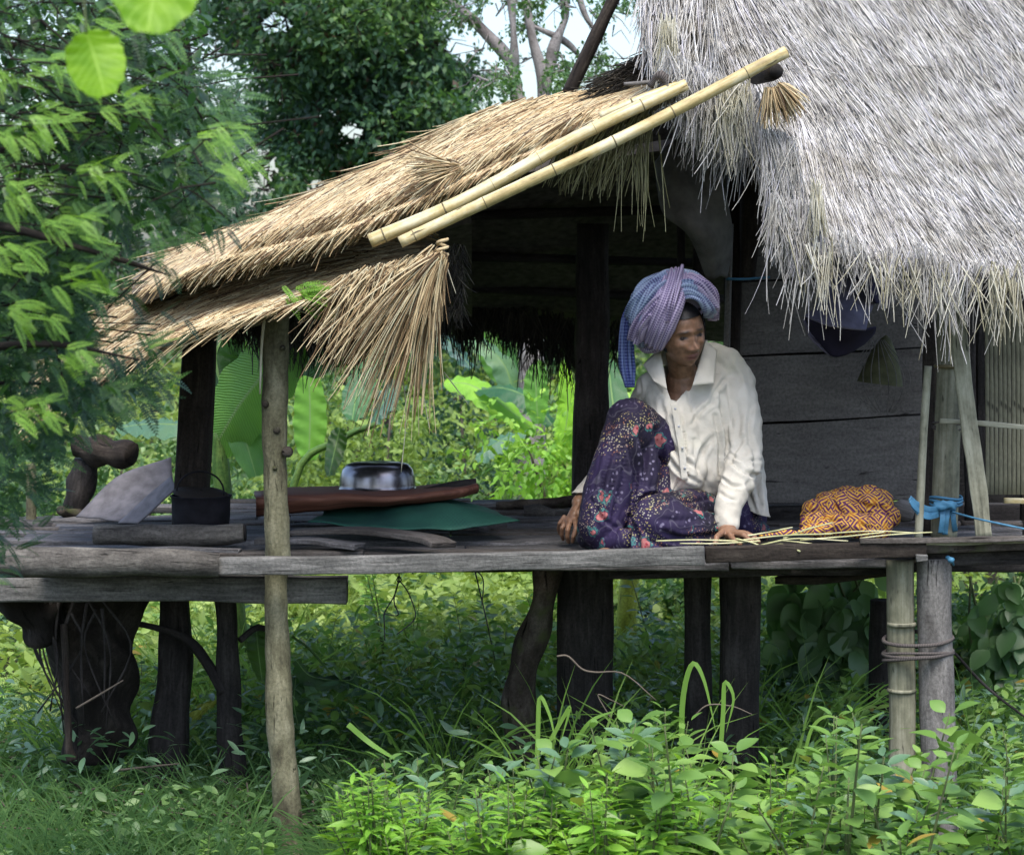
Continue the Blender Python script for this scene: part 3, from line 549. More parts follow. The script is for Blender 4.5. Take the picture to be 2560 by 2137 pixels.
M['lf_lime'] = leaf_mat('young_lime_leaf', (.10, .25, .03), (.20, .42, .05), (.36, .58, .10), (.35, .6, .03), .4, .45, 1.5)
M['lf_meadow'] = leaf_mat('meadow_leaf', (.08, .14, .03), (.21, .32, .07), (.40, .51, .16), (.4, .55, .06), .35, .55, .55, .3, .7)
M['grass'] = leaf_mat('grass_blade', (.035, .09, .03), (.085, .18, .055), (.17, .30, .09), (.12, .3, .03), .3, .5, .7)
M['grass_lime'] = leaf_mat('lime_grass_blade', (.09, .2, .03), (.18, .34, .06), (.3, .48, .12), (.3, .5, .05), .35, .5, 1.)
M['frond'] = leaf_mat('feathery_leaf', (.014, .036, .024), (.035, .085, .038), (.10, .20, .05), (.1, .3, .02), .3, .45, 2.2, .4, .7)  # dark blue-green end puts the foliage shadows into the leaf colour
M['frond_mid'] = leaf_mat('fresh_feathery_leaf', (.028, .07, .03), (.06, .14, .04), (.13, .26, .06), (.15, .35, .03), .35, .45, 3., .35, .65)
M['frond_lime'] = leaf_mat('young_feathery_leaf', (.10, .21, .04), (.17, .33, .05), (.27, .45, .08), (.3, .6, .02), .42, .45, 2., .3, .7)
M['limb'] = wood('pale_limb_bark', (.12, .105, .10), (.26, .24, .235), (.4, .37, .37), 8, 4., .85, .3)
M['twig'] = plain('dry_twig', (.13, .11, .09), .9, .1)
t = MT('banana_leaf'); uvc = t.new('ShaderNodeTexCoord').outputs['UV']; sx = t.new('ShaderNodeSeparateXYZ'); t.L(uvc, sx.inputs[0])
rib = t.math('SINE', t.math('MULTIPLY', sx.outputs[0], 420.)); mid = t.math('LESS_THAN', t.math('ABSOLUTE', sx.outputs[1]), .045)
oi = t.new('ShaderNodeObjectInfo'); bl = t.noise(t.co('Object'), 7., 3.)
c_ = t.ramp(t.math('ADD', t.math('MULTIPLY', oi.outputs['Random'], .6), t.math('MULTIPLY', bl, .4)), [(.15, (.03, .10, .05)), (.5, (.07, .20, .06)), (.85, (.14, .32, .05))])
c_ = t.mix(t.step(rib, -1, 1), c_, t.mix(1., c_, (1.35, 1.3, 1.3), 'MULTIPLY')); c_ = t.mix(mid, c_, (.22, .36, .12)); t.bump(rib, .4, .004)
M['banana'] = t.leafy(c_, t.mix(.5, c_, (.25, .5, .03)), .35, .36, .5)
def cloned(m, name, tint):
    n = m.copy(); n.name = name
    for nd in n.node_tree.nodes:
        if nd.type == 'VALTORGB':
            for e in nd.color_ramp.elements: e.color = [e.color[i] * tint[i] for i in range(3)] + [1]
    return n
M['banana_lime'] = cloned(M['banana'], 'lime_banana_leaf', (2.3, 1.9, .8)); M['banana_teal'] = cloned(M['banana'], 'teal_banana_leaf', (1.3, 1., 2.2)); M['banana_dark'] = cloned(M['banana'], 'shade_tinted_banana_leaf', (.45, .4, .5))  # last one is a darkened copy with shade put into the colour
# leaf templates: local Y along the leaf
def leaf_t(w=.36, cup=.06, curl=-.12):
    S = np.array([0, .1, .26, .45, .64, .82, .93, 1.]); W = w * .5 * np.array([.04, .45, .88, 1., .86, .5, .22, .01]); V = []
    for s_, w_ in zip(S, W): z = curl * s_ ** 2; V += [(-w_, s_, z + cup * w_ / w * 2), (0, s_, z), (w_, s_, z + cup * w_ / w * 2)]
    F = []
    for i in range(len(S) - 1): b = i * 3; F += [[b, b + 1, b + 4, b + 3], [b + 1, b + 2, b + 5, b + 4]]
    return np.array(V, float), [np.array(F)]
def leaf_t_old(w=.36, cup=.06, curl=-.12):
    V = np.array([[0, 0, 0], [-w * .8, .3, cup], [0, .3, 0], [w * .8, .3, cup], [-w * .75, .65, cup + curl * .4], [0, .65, curl * .4], [w * .75, .65, cup + curl * .4], [0, 1, curl]]) * [.5 / .5, 1, 1]
    V[:, 0] *= .5 * 2 * .5; return V, [np.array([[1, 2, 5, 4], [2, 3, 6, 5]]), np.array([[0, 2, 1], [0, 3, 2], [4, 5, 7], [5, 6, 7]])]
LV, LF = leaf_t(.50, .07); LVn, LFn = leaf_t(.27, .03, -.2); LVb, LFb = leaf_t(.68, .10, -.18)
LQ = (np.array([[0, 0, 0], [-.27, .45, .04], [0, 1, -.08], [.27, .45, .04]]), [np.array([[0, 3, 2, 1]])])
def rdir(n, up=0.): d = rng.normal(size=(n, 3)); d[:, 2] += up; return nrm(d)
def crown(g, centers, rad, n, size, T=LQ, flat=.7, outward=.6, hang=-.3):
    """leaves grouped in sprays round clump centres"""
    C = len(centers); tw = rng.integers(0, C, n // 7); tp = centers[tw] + rdir(len(tw)) * (rad[tw] * rng.random(len(tw)) ** .45)[:, None] * [1, 1, flat]
    td = nrm(nrm(tp - centers[tw]) * outward + rdir(len(tw)) * .6 + [0, 0, hang]); k = np.repeat(np.arange(len(tw)), 7); m = len(k)
    s = np.tile(np.arange(7), len(tw)) / 7.; pos = tp[k] + td[k] * (s * size * 3.2)[:, None] + rng.normal(size=(m, 3)) * size * .25
    d = nrm(td[k] * .7 + rdir(m) * .8 + [0, 0, -.15]); scatter(g, T[0], T[1], pos, basis(d, None, rng.normal(size=m) * .6), size * rng.uniform(.6, 1.3, m)); return tp, td
def region(poly_x, lo, hi, n, Yr, jitter=0):
    x = rng.uniform(poly_x[0], poly_x[1], n); a = np.interp(x, *lo) if isinstance(lo, tuple) else lo; b = np.interp(x, *hi) if isinstance(hi, tuple) else hi
    return P(x, a + (b - a) * rng.random(n), rng.uniform(Yr[0], Yr[1], n)), x
def thin(g, gaps):
    """open holes in a crown where the sky shows through"""
    V = g.V[0]; k = V.reshape(-1, 4, 3).mean(1) if len(V) % 4 == 0 else None
    if k is None or not gaps: return
    d = k - [0, 0, CAMZ]; dep = d @ FW; x, y = 1280 + FPX * d[:, 0] / dep, 1068.5 - FPX * (d @ UP) / dep; keep = np.ones(len(k), bool)
    for gx, gy, rx, ry in gaps: r = ((x - gx) / rx) ** 2 + ((y - gy) / ry) ** 2; keep &= ~(r + .35 * wob(k, 1.6, 3) + rng.random(len(k)) * .6 < 1.2)
    F, u, m = g.F[0]; g.F[0] = (F[keep], u, m)
def tree(name, label, cat, base, limbs, crowns, leafm, barkm, leaf=.07, n=20000, T=LQ, group=None, radii=None, flat=.7, gaps=(), ntw=500, tws=1.):
    tr = thing(name, label, cat, base, group); g = Geo()
    for i, (pts, r) in enumerate(limbs): log(g, pts, r, 22, 10, .012, i, 2.)
    g.build('trunk', barkm, tr); g = Geo(); C, R = crowns; tp, td = crown(g, C, R, n, leaf, T, flat)
    i = rng.choice(len(tp), min(len(tp), ntw), False); a = tp[i]; j = ((C[None] - a[:, None]) ** 2).sum(-1).argmin(1); st = C[j] * .6 + a * .4
    mid_ = (st + a) / 2 + rng.normal(size=a.shape) * .05; thin(g, gaps); tubes(g, np.stack([st, mid_, a, a + td[i] * leaf * 3], 1), tws * np.tile([.012, .009, .006, .003], (len(i), 1)), 4, mi=1); g.build('crown', [leafm, barkm], tr); return tr
# -- the dark tree behind the porch roof and its neighbours
def clumps(boxes):
    C = []; R = []
    for (x0, x1, y0, y1, Y0, Y1, n, r) in boxes:
        C.append(P(rng.uniform(x0, x1, n), rng.uniform(y0, y1, n), rng.uniform(Y0, Y1, n))); R.append(rng.uniform(.6, 1.3, n) * r)
    return np.concatenate(C), np.concatenate(R)
b = P(900, 900, 21.); b[2] = 0
tree('broadleaf_tree', 'big dense dark green tree rising behind the porch roof', 'tree', tuple(b),
     [([b + [0, 0, -.2], b + [.1, 0, 1.5], P(930, 450, 21), P(960, 200, 21), P(950, -300, 21)], [.24, .2, .14, .1, .04]), ([P(925, 560, 21), P(800, 350, 21.2), P(650, 150, 21)], [.1, .07, .03]), ([P(940, 450, 21), P(990, 300, 20.8), P(1030, 120, 20.8)], [.08, .05, .02])],
     clumps([(740, 1100, -60, 230, 20, 22, 28, .36), (700, 1060, 120, 420, 20, 22, 28, .38), (1040, 1180, 120, 320, 20.5, 22, 7, .2), (960, 1160, 250, 330, 20, 21, 7, .2), (640, 860, 330, 500, 20, 22, 10, .3), (560, 800, -250, 120, 20, 22, 18, .4), (800, 1100, -700, -200, 20, 22.5, 16, .5), (560, 700, 470, 600, 20, 21, 3, .22)]), M['lf_dark'], M['darkbrown'], .07, 62000, gaps=((640, 430, 60, 70), (500, 110, 60, 35), (880, 330, 40, 25), (690, 60, 50, 30), (560, 250, 50, 35), (800, 470, 35, 22), (1150, 110, 40, 50), (610, 530, 50, 30)))
b = P(480, 900, 24.); b[2] = 0
tree('broadleaf_tree', 'dark tree with sky showing through, behind the feathery branches at left', 'tree', tuple(b),
     [([b + [0, 0, -.2], P(500, 500, 24), P(450, 100, 24), P(400, -300, 24)], [.16, .12, .09, .04]), ([P(495, 480, 24), P(640, 420, 24), P(760, 300, 24)], [.06, .04, .02])],
     clumps([(100, 640, -150, 130, 23, 25, 16, .42), (120, 560, 150, 400, 23, 25, 13, .38), (560, 700, 200, 330, 23, 25, 4, .3), (80, 480, 400, 660, 23, 25, 10, .4), (540, 690, 500, 620, 23, 25, 3, .22)]), M['lf_dark'], M['darkbrown'], .062, 20000, gaps=((640, 430, 90, 100), (420, 120, 60, 40), (500, 260, 60, 40), (340, 210, 40, 30), (520, 460, 60, 50), (300, 430, 40, 30), (620, 180, 50, 40)))
# -- pale limbed tree right of it
b = P(1330, 900, 15.5); b[2] = 0
tree('slender_tree', 'sparse tree with pale grey forking limbs against the sky', 'tree', tuple(b),
     [([b + [0, 0, -.2], P(1325, 500, 15.5), P(1292, 235, 15.5), P(1272, 150, 15.5), P(1190, 60, 15.5), P(1085, -40, 15.5)], [.09, .06, .045, .036, .03, .022]),
      ([P(1285, 215, 15.5), P(1284, 100, 15.4), P(1276, -60, 15.4)], [.036, .028, .024]), ([P(1325, 480, 15.5), P(1360, 240, 15.5), P(1330, 90, 15.5), P(1304, -60, 15.5)], [.05, .042, .03, .024]),
      ([P(1362, 240, 15.5), P(1385, 120, 15.5), P(1415, 40, 15.5), P(1400, -20, 15.5), P(1370, -60, 15.5)], [.034, .026, .02, .015, .012]), ([P(1320, 60, 15.5), P(1420, 110, 15.6), P(1480, 190, 15.6)], [.015, .012, .008]),
      ([P(1300, 175, 15.5), P(1400, 185, 15.5), P(1500, 200, 15.5)], [.012, .01, .006]), ([P(1440, -30, 15.7), P(1475, 60, 15.7), P(1560, 150, 15.7)], [.012, .01, .006])],
     clumps([(1130, 1290, -80, 60, 15, 16, 9, .10), (1180, 1260, 110, 210, 15, 16, 5, .12), (1290, 1440, -60, 60, 15, 16, 8, .10), (1400, 1640, -40, 210, 15, 16.5, 14, .13), (1290, 1420, 120, 220, 15, 16, 5, .10), (1100, 1700, -300, -90, 15, 16.5, 16, .25), (1210, 1300, 180, 230, 14.5, 15, 3, .08)]), M['lf_mid'], M['limb'], .036, 7500, flat=.5, ntw=130, tws=.55, gaps=((1180, 150, 60, 60), (1330, 170, 30, 60), (1450, 60, 50, 60), (1240, 40, 40, 40), (1560, 90, 60, 60), (1380, 40, 25, 40)))
# -- bushes along the back of the meadow
def bush(label, x, y0, y1, Y, w, n, m, leaf=.05, T=(LV, LF)):
    b = P(x, y0, Y); b[2] = ground_z(b[0], b[1]); top = P(x, y1, Y)[2]; h = top - b[2]; k = max(5, int(h * w * 9))
    C = b + np.stack([rng.uniform(-w / 2, w / 2, k), rng.uniform(-.4, .4, k), h * rng.uniform(.15, .85, k)], 1)
    tr = thing('bush', label, 'bush', tuple(b), 'bushes behind the platform'); g = Geo()
    for i in range(6): log(g, [b + [0, 0, -.1], (b + C[i % k]) / 2 + [0, 0, .1], C[i % k]], [.02, .014, .006], 8, 5)
    g.build('stem', M['twig'], tr); g = Geo(); crown(g, C, np.full(k, .32 * min(1, h)), n, leaf, T, .8); g.build('foliage', m, tr); return tr
for a in (('dark shrub in the shadow behind the hanging straw tuft', 1170, 1000, 790, 17, 1.1, 5000, M['lf_dark']), ('bright green shrub seen between the black porch post and the straw tuft', 1330, 1180, 940, 15, 1.0, 5200, M['lf_mid']),  # first shrub: dark leaf colour stands in for tree shade
          ('light green low shrub beyond the metal basin', 950, 1190, 960, 15.5, 1.4, 5200, M['lf_meadow']), ('lime shrub just left of the black porch post', 1420, 1200, 960, 14, .7, 3600, M['lf_lime']),
          ('dull green shrub behind the pale trunk post', 700, 1150, 860, 17, 1.3, 4500, M['lf_mid']), ('shaded green shrub at the far left behind the leaning sheet', 250, 1250, 880, 15, 1.6, 5500, M['lf_mid']),
          ('pale green shrub between the black post and the seated woman', 1560, 1180, 880, 14.5, .8, 3000, M['lf_meadow']), ('leafy shrub at the far left edge beneath the feathery tree', 20, 1300, 960, 14, 1.2, 4200, M['lf_mid']),
          ('dark bushes between the stilts at far right', 2480, 1780, 1400, 11, .7, 4200, M['lf_mid']), ('deep green shrub under the hut behind the twin stilts', 2080, 1800, 1560, 11.5, .8, 3200, M['lf_mid']),
          ('green shrub below the platform edge beside the crooked trunk', 1640, 1700, 1440, 12.5, 1., 4200, M['lf_mid'])): bush(*a)
# -- tall hedge of trees closing the horizon far behind
C_, R_ = clumps([(-400, 3000, 640, 900, 34, 40, 60, 1.5), (-4200, -300, 430, 900, 34, 42, 110, 2.), (2900, 6400, 430, 900, 34, 42, 100, 2.)]); tr = thing('far_treeline', 'far green line of trees closing the meadow behind the hut', 'treeline', tuple(P(1280, 900, 36))); tr['kind'] = 'stuff'
g = Geo(); crown(g, C_, R_, 80000, .2); o = g.build('foliage', M['lf_mid'], tr)
# -- meadow: low leafy ground cover
n = 105000; u_ = rng.random(n); Ys = 9.4 * (44 / 9.4) ** (u_ ** 1.25); xs_ = rng.uniform(-1, 1, n); xs_ = (.24 * xs_ + .2 * xs_ ** 5) * Ys; gz = ground_z(xs_, Ys)
hum = .5 + .5 * wob(np.stack([xs_, Ys], 1), .35, 9); hgt = (.05 + .42 * hum * rng.random(n) ** .8) * np.clip((Ys - 8.5) / 3, .3, 1)
g = Geo(); scatter(g, LQ[0], LQ[1], np.stack([xs_, Ys, gz + hgt], 1), basis(nrm(rdir(n) * [1, 1, .5] + [0, -.2, .15]), None, rng.normal(size=n) * .5), (.05 + .0026 * Ys) * rng.uniform(.5, 1.4, n)); tag(g.build('meadow_herbs', M['lf_meadow']), 'bright yellow green leafy ground cover behind the platform', 'ground cover', kind='stuff')
def blades(n, x, Y, z, L, lean=.5, wid=.0035, S=6, dirx=None):
    az = rng.uniform(0, 6.28, n) if dirx is None else dirx; s = np.linspace(0, 1, S)[None, :, None]; out = np.stack([np.cos(az), np.sin(az), 0 * az], 1)[:, None]
    ln = rng.uniform(.2, 1., (n, 1, 1)) * lean; b = np.stack([x, Y, z], 1)[:, None]; L = L[:, None, None]
    Pt = b + out * ln * L * s ** 1.8 + np.array([0, 0, 1.]) * L * (s - .55 * ln * s ** 2.4); W = wid * rng.uniform(.6, 1.4, (n, 1)) * (1.02 - s[..., 0] ** 2.2)
    return Pt, W, nrm(np.cross(out, [0, 0, 1.]))
def grass(name, label, m, n, xr, Yr, Lr, lean=.7, wid=.0035, cl=None, z0=-.02):
    g = Geo(); Y = rng.uniform(*Yr, n); x = np.array([GX(a, b) for a, b in zip(rng.uniform(*xr, n), Y)]) if cl is None else None
    if cl is not None: i = rng.integers(0, len(cl), n); x = cl[i, 0] + rng.normal(size=n) * .05; Y = cl[i, 1] + rng.normal(size=n) * .05
    if cl is None: ok = ~((Y < 8.15) & (np.abs(1280 + x / Y * FPX - 725) < 60)); x, Y = x[ok], Y[ok]; n = len(x)
    Pt, W, sd = blades(n, x, Y, ground_z(x, Y) + z0, rng.uniform(*Lr, n), lean, wid); ribbons(g, Pt, W, sd); return tag(g.build(name, m), label, 'grass', kind='stuff')
grass('meadow_grass', 'tall thin bright grass growing in the meadow behind the stilts', M['lf_meadow'], 2200, (300, 1900), (9.8, 14), (.2, .55), .8, .004)
grass('left_grass', 'soft arching green grass in front of the stump at lower left', M['grass'], 8000, (-120, 1150), (7.2, 9.4), (.12, .42), 1., .004)
grass('shade_grass', 'dark grass in the shade under the hut floor', M['grass'], 6000, (-100, 2700), (8.4, 10.5), (.1, .4), .9, .003)
cl = np.array([[GX(a, b), b] for a, b in ((180, 8.9), (1500, 8.2), (1380, 8.3), (1690, 8.1), (2000, 8.4), (1100, 8.6), (560, 9.6), (650, 10), (420, 10.), (1900, 9.2), (2050, 9.0), (2440, 8.8))])
grass('grass_clumps', 'long arching lime green grass blades standing out of the weeds', M['grass_lime'], 420, None, None, (.4, .9), .9, .0055, cl) if False else grass('grass_clumps', 'long arching lime green grass blades standing out of the weeds', M['grass_lime'], 420, (0, 1), (0, 1), (.35, .8), .9, .005, cl)
# the two bent blades near the black stilts and others the photo singles out
for i, (pts, w_) in enumerate((([(1705, 1960, 7.8), (1706, 1760, 7.8), (1730, 1660, 7.8), (1760, 1700, 7.8), (1790, 1830, 7.8)], .011), ([(1800, 1900, 7.7), (1808, 1780, 7.7), (1812, 1705, 7.7), (1834, 1745, 7.7), (1815, 1830, 7.7)], .009),
     ([(1340, 2000, 7.7), (1345, 1830, 7.7), (1350, 1742, 7.7), (1375, 1790, 7.7), (1390, 1860, 7.7)], .009), ([(1376, 1850, 7.8), (1410, 1790, 7.8), (1425, 1770, 7.8), (1400, 1860, 7.8)], .008), ([(1440, 1850, 7.7), (1480, 1800, 7.7), (1540, 1775, 7.75)], .008),
     ([(870, 1810, 7.4), (930, 1860, 7.4), (1010, 1910, 7.3)], .010), ([(2400, 1900, 7.4), (2470, 1810, 7.4), (2490, 1860, 7.4)], .009), ([(2010, 1890, 7.8), (2030, 1820, 7.8), (2065, 1790, 7.8), (2110, 1800, 7.8)], .007))):
    g = Geo(); p_ = catmull(PP(pts), 18)[None]; s = np.linspace(0, 1, 18)[None]; ribbons(g, p_, w_ * (1.05 - s ** 3) * .8, np.array([[[.3, -1, .2]]]) + 0 * p_[:, :1]); 
    tag(g.build('grass_blade', M['grass_lime']), 'pale green grass blade ' + ['arching in front of the narrow black stilt', 'folded sharply in front of the black stilt beside the narrow one', 'bent over left of the widest black stilt', 'yellowing and kinked at the foot of the widest black stilt', 'yellow green, arching right across the foot of the widest black stilt', 'pointing up left out of the weeds left of the crooked trunk', 'leaning beside the grey timber stilt', 'thin and arching between the black stilts and the bamboo stilt'][i], 'grass blade')
# tangled low undergrowth round the stilts
def tangle(name, label, m, n, xr, Yr, hm, sz, seed, T=(LV, LF)):
    Y = rng.uniform(*Yr, n); x = (rng.uniform(*xr, n) - 1280) / FPX * Y; dens = .5 + .5 * wob(np.stack([x, Y], 1), 1.1, seed); k = rng.random(n) < .25 + dens; x, Y, dens = x[k], Y[k], dens[k]; n = len(x); h = hm * (.25 + .75 * dens) * rng.random(n) ** .8
    k = ~((Y < 8.15) & (np.abs(1280 + x / Y * FPX - 725) < 50)); x, Y, h = x[k], Y[k], h[k]; n = len(x)
    g = Geo(); scatter(g, T[0], T[1], np.stack([x, Y, ground_z(x, Y) + h], 1), basis(nrm(rdir(n) * [1, 1, .5] + [0, -.2, .1]), None, rng.normal(size=n) * .5), sz * rng.uniform(.5, 1.3, n)); tag(g.build(name, M[m]), label, 'undergrowth', kind='stuff')
tangle('undergrowth', 'tangled mid green leafy undergrowth among the black stilts', 'lf_weed', 15000, (260, 2640), (8.7, 11.5), .52, .055, 31)
tangle('undergrowth', 'dim mixed leafy undergrowth at the foot of the stump and pale post', 'lf_mid', 7000, (-80, 1150), (7.3, 9.3), .26, .045, 32)
tangle('undergrowth', 'thin narrow leaved tangle around the lower posts', 'lf_weed2', 5000, (-80, 2640), (8.2, 10.), .5, .07, 33, (LVn, LFn))
# -- foreground weeds
def weed(kind, h, seed, label, m, group):
    r = np.random.default_rng(seed); o = thing('weed_plant', label, 'weed', (0, 0, 0), group); g = Geo(); gl = Geo(); ns = 2 if kind == 'broad' else 3
    for s_ in range(ns):
        lx, ly = r.normal() * .10 * h, r.normal() * .10 * h; hh = h * r.uniform(.65, 1) if s_ else h; pts = [(0, 0, -.05), (lx * .3, ly * .3, hh * .4), (lx, ly, hh * .75), (lx * 1.6, ly * 1.6, hh)]; log(g, pts, [.005, .004, .003, .0015], 12, 6); path = catmull(pts, 60)
        T = {'broad': (LVb, LFb), 'oval': (LV, LF), 'lance': (LVn, LFn)}[kind]; nn = {'broad': 13, 'oval': 15, 'lance': 24}[kind]; sz = {'broad': .098, 'oval': .082, 'lance': .078}[kind]
        fr = np.linspace(.22, .99, nn); pos = []; d = []; sc = []
        for i, f in enumerate(fr):
            for sgn in (0, math.pi):
                a = i * 1.57 + sgn + r.normal() * .35; up = -.1 + .75 * f ** 3 + r.normal() * .2; dd = np.array([math.cos(a), math.sin(a), up]); p = path[int(f * 59)]
                pos.append(p + dd * .012); d.append(dd); sc.append(sz * r.uniform(.65, 1.2) * (1.1 - .5 * f ** 4))
        scatter(gl, T[0], T[1], np.array(pos), basis(np.array(d), None, r.normal(size=len(d)) * .35), np.array(sc))
    g.build('stem', M['stem'], o); gl.build('foliage', m, o); return o
M['stem'] = plain('weed_stem', (.10, .13, .05), .7, .3)
def dup(root, loc, rz, sc):
    r = root.copy(); col.objects.link(r); r.location = loc; r.rotation_euler = (0, 0, rz); r.scale = (sc,) * 3
    for ch in root.children: c = ch.copy(); col.objects.link(c); c.parent = r
    return r
KI = (('broad', 'broad leaved fresh green weed in the undergrowth before the stilts', 'lf_weed'), ('oval', 'bluish green oval leaved weed in the undergrowth before the stilts', 'lf_weed2'), ('oval', 'oval leaved mid green weed in the undergrowth before the stilts', 'lf_weed'), ('lance', 'lime green narrow leaved weed low in the undergrowth', 'lf_lime'))
proto = [weed(k, .62, 40 + i, lb, M[m], ['broad leaved weeds', 'bluish oval weeds', 'mid green oval weeds', 'lime narrow leaved weeds'][i]) for i, (k, lb, m) in enumerate(KI)]
used = [False] * 4
for i in range(34):   # bright narrow leaved ones lowest in front
    Y = rng.uniform(6.2, 6.7); px = rng.uniform(880, 1820); tp_ = rng.uniform(1925, 2090); dupz = zpix(tp_, Y) - .62 * .9; LATE = globals().setdefault('LATE', []); LATE.append((3, (GX(px, Y), Y, dupz), rng.uniform(0, 6.28), .9))
for i in range(74):   # leafy weeds standing in the meadow behind the stilts
    Y = 9.6 + 6.5 * rng.random() ** 1.3; px = rng.uniform(-60, 2640); k = int(rng.choice([1, 2, 2, 3, 3])); sc = rng.uniform(.45, .95); loc = (GX(px, Y), Y, float(ground_z(np.array(GX(px, Y)), np.array(Y))) - .02)
    dup(proto[k], loc, rng.uniform(0, 6.28), sc)
for i in range(22):    # small ones among the grass at lower left
    Y = rng.uniform(7.3, 9.2); px = rng.uniform(-60, 640); dup(proto[int(rng.choice([0, 1, 2, 2]))], (GX(px, Y), Y, -.02), rng.uniform(0, 6.28), rng.uniform(.22, .5))
env = ([760, 860, 960, 1040, 1150, 1300, 1500, 1700, 1800, 1950, 2100, 2200, 2350, 2450, 2560, 2640], [2120, 2060, 1920, 1840, 1860, 1830, 1790, 1730, 1850, 1880, 1760, 1700, 1860, 1880, 1790, 1790])
for i in range(150):
    Y = rng.uniform(6.3, 7.75); px = rng.uniform(690, 2640); tp = np.interp(px, *env) + 300 * rng.random() ** .8 * (1 if i > 45 else .2) + 40 * (px < 900); k = rng.choice([0, 1, 2, 2, 3])
    if tp > 1990 and px < 1850 and rng.random() < .9: k = 3
    if k == 3 and tp < 1880: k = 2
    x = GX(px, Y); top = zpix(tp, Y)
    if top < .12: continue
    loc = (x, Y, -.02); sc = max(.25, top / .62)
    z = 0
    if sc < .8: z = top - .62 * .8; sc = .8; 
    loc = (x, Y, z - .02) ; rz = rng.uniform(0, 6.28)
    if z < -.02: loc = (x, Y, -.02); sc = top / .62
    if not used[k]: proto[k].location = loc; proto[k].rotation_euler = (0, 0, rz); proto[k].scale = (sc,) * 3; used[k] = True
    else: dup(proto[k], loc, rz, sc)
for i, (px, tp, Y) in enumerate(((60, 2090, 7.), (300, 2110, 7.1), (500, 2080, 7.2), (640, 2090, 7.), (180, 2120, 6.9), (420, 2130, 6.9), (780, 1960, 8.6), (860, 2040, 7.9), (930, 2010, 8.2), (1120, 1900, 8.6), (1230, 1880, 8.7))): dup(proto[(i % 3)], (GX(px, Y), Y, -.02), i * 1.3, zpix(tp, Y) / .62)
for k_, loc_, rz_, sc_ in LATE: dup(proto[k_], loc_, rz_, sc_)
# -- banana plants and other big leaves
def bleaf(parent, pts, w, m, tilt=0., fold=.25, name='leaf', n=26, k=4, tip=1.3, face=(0, -1, .3), wvy=.012):
    path = catmull(PP(pts) if len(pts[0]) == 3 and abs(pts[0][0]) > 20 else pts, n); t_ = nrm(np.gradient(path, axis=0)); s = np.linspace(0, 1, n)
    wd = w / 2 * np.sin(np.pi * np.clip(s, .02, 1) ** .75 * .97 + .02) ** .55; f = np.asarray(face, float); sd = nrm(np.cross(t_, f)); nn = np.cross(sd, t_); V = []; uv = []
    for j in range(-k, k + 1):
        a = j / k; rag = 1 + .06 * wob(np.stack([s * 6 + j, s], 1), 1., 5); V.append(path + sd * (a * wd * rag)[:, None] - nn * (abs(a) * fold * wd + wvy * np.sin(s * 40 + j) * abs(a))[:, None] * (1 if fold > 0 else -1)); uv.append(np.stack([s * .9 + abs(a) * .12, a + 0 * s], 1))
    V = np.array(V); uv = np.array(uv); I = np.arange((2 * k + 1) * n).reshape(2 * k + 1, n); F = q(I); g = Geo(); U = uv.reshape(-1, 2)[F]; g.add(V, F, U)
    st = Geo(); return g.build(name, M[m], parent)
def banana(label, base, stem, leaves, stemr=.05, stemm='stem_green'):
    o = thing('banana_plant', label, 'banana plant', tuple(base)); g = Geo(); log(g, stem, [stemr, stemr * .8, stemr * .5], 16, 10, .003); g.build('stem', M[stemm], o)
    for L in leaves: bleaf(o, *L)
    return o
M['stem_green'] = wood('green_stem', (.03, .08, .02), (.08, .17, .04), (.18, .28, .07), 20, 5., .5, .2); M['stem_lime'] = wood('yellow_green_stem', (.12, .13, .02), (.32, .38, .05), (.45, .5, .1), 10, 5., .5, .2)
b = P(610, 1300, 10.6); b[2] = 0
banana('banana plant with broad teal leaves behind the pale trunk post', b, [b, P(560, 1250, 10.6), P(545, 1080, 10.6)], [
    ([(530, 1130, 10.6), (600, 1010, 10.5), (690, 900, 10.4), (760, 830, 10.4)], .30, 'banana', 0, .2), ([(620, 860, 10.8), (740, 880, 10.7), (850, 860, 10.6), (950, 780, 10.6)], .36, 'banana_teal', 0, .25, 'leaf', 26, 4, 1.3, (0, -.5, 1)),
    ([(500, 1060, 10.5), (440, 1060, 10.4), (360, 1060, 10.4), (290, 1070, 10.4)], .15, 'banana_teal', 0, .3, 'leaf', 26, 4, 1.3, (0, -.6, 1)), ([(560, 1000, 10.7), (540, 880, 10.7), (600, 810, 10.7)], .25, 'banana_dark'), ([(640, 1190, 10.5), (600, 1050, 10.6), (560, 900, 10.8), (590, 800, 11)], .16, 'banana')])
b = P(900, 1300, 12.); b[2] = 0
banana('young banana plant with one lime leaf beyond the metal basin', b, [P(690, 1300, 11.5) * [1, 1, 0], P(735, 1210, 11.5), P(850, 1100, 11.5), P(940, 1060, 11.5)], [
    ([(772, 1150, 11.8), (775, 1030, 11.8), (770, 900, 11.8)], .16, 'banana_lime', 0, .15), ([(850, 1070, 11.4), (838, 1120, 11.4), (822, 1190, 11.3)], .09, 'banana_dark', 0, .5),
    ([(930, 1060, 12), (960, 1000, 12), (990, 950, 12.1)], .13, 'banana_teal', 0, .2, 'leaf', 26, 4, 1.3, (0, -.4, 1)), ([(880, 1050, 12), (900, 960, 12.2), (960, 860, 12.4)], .14, 'banana')], .022)
b = P(1250, 1300, 15.); b[2] = 0
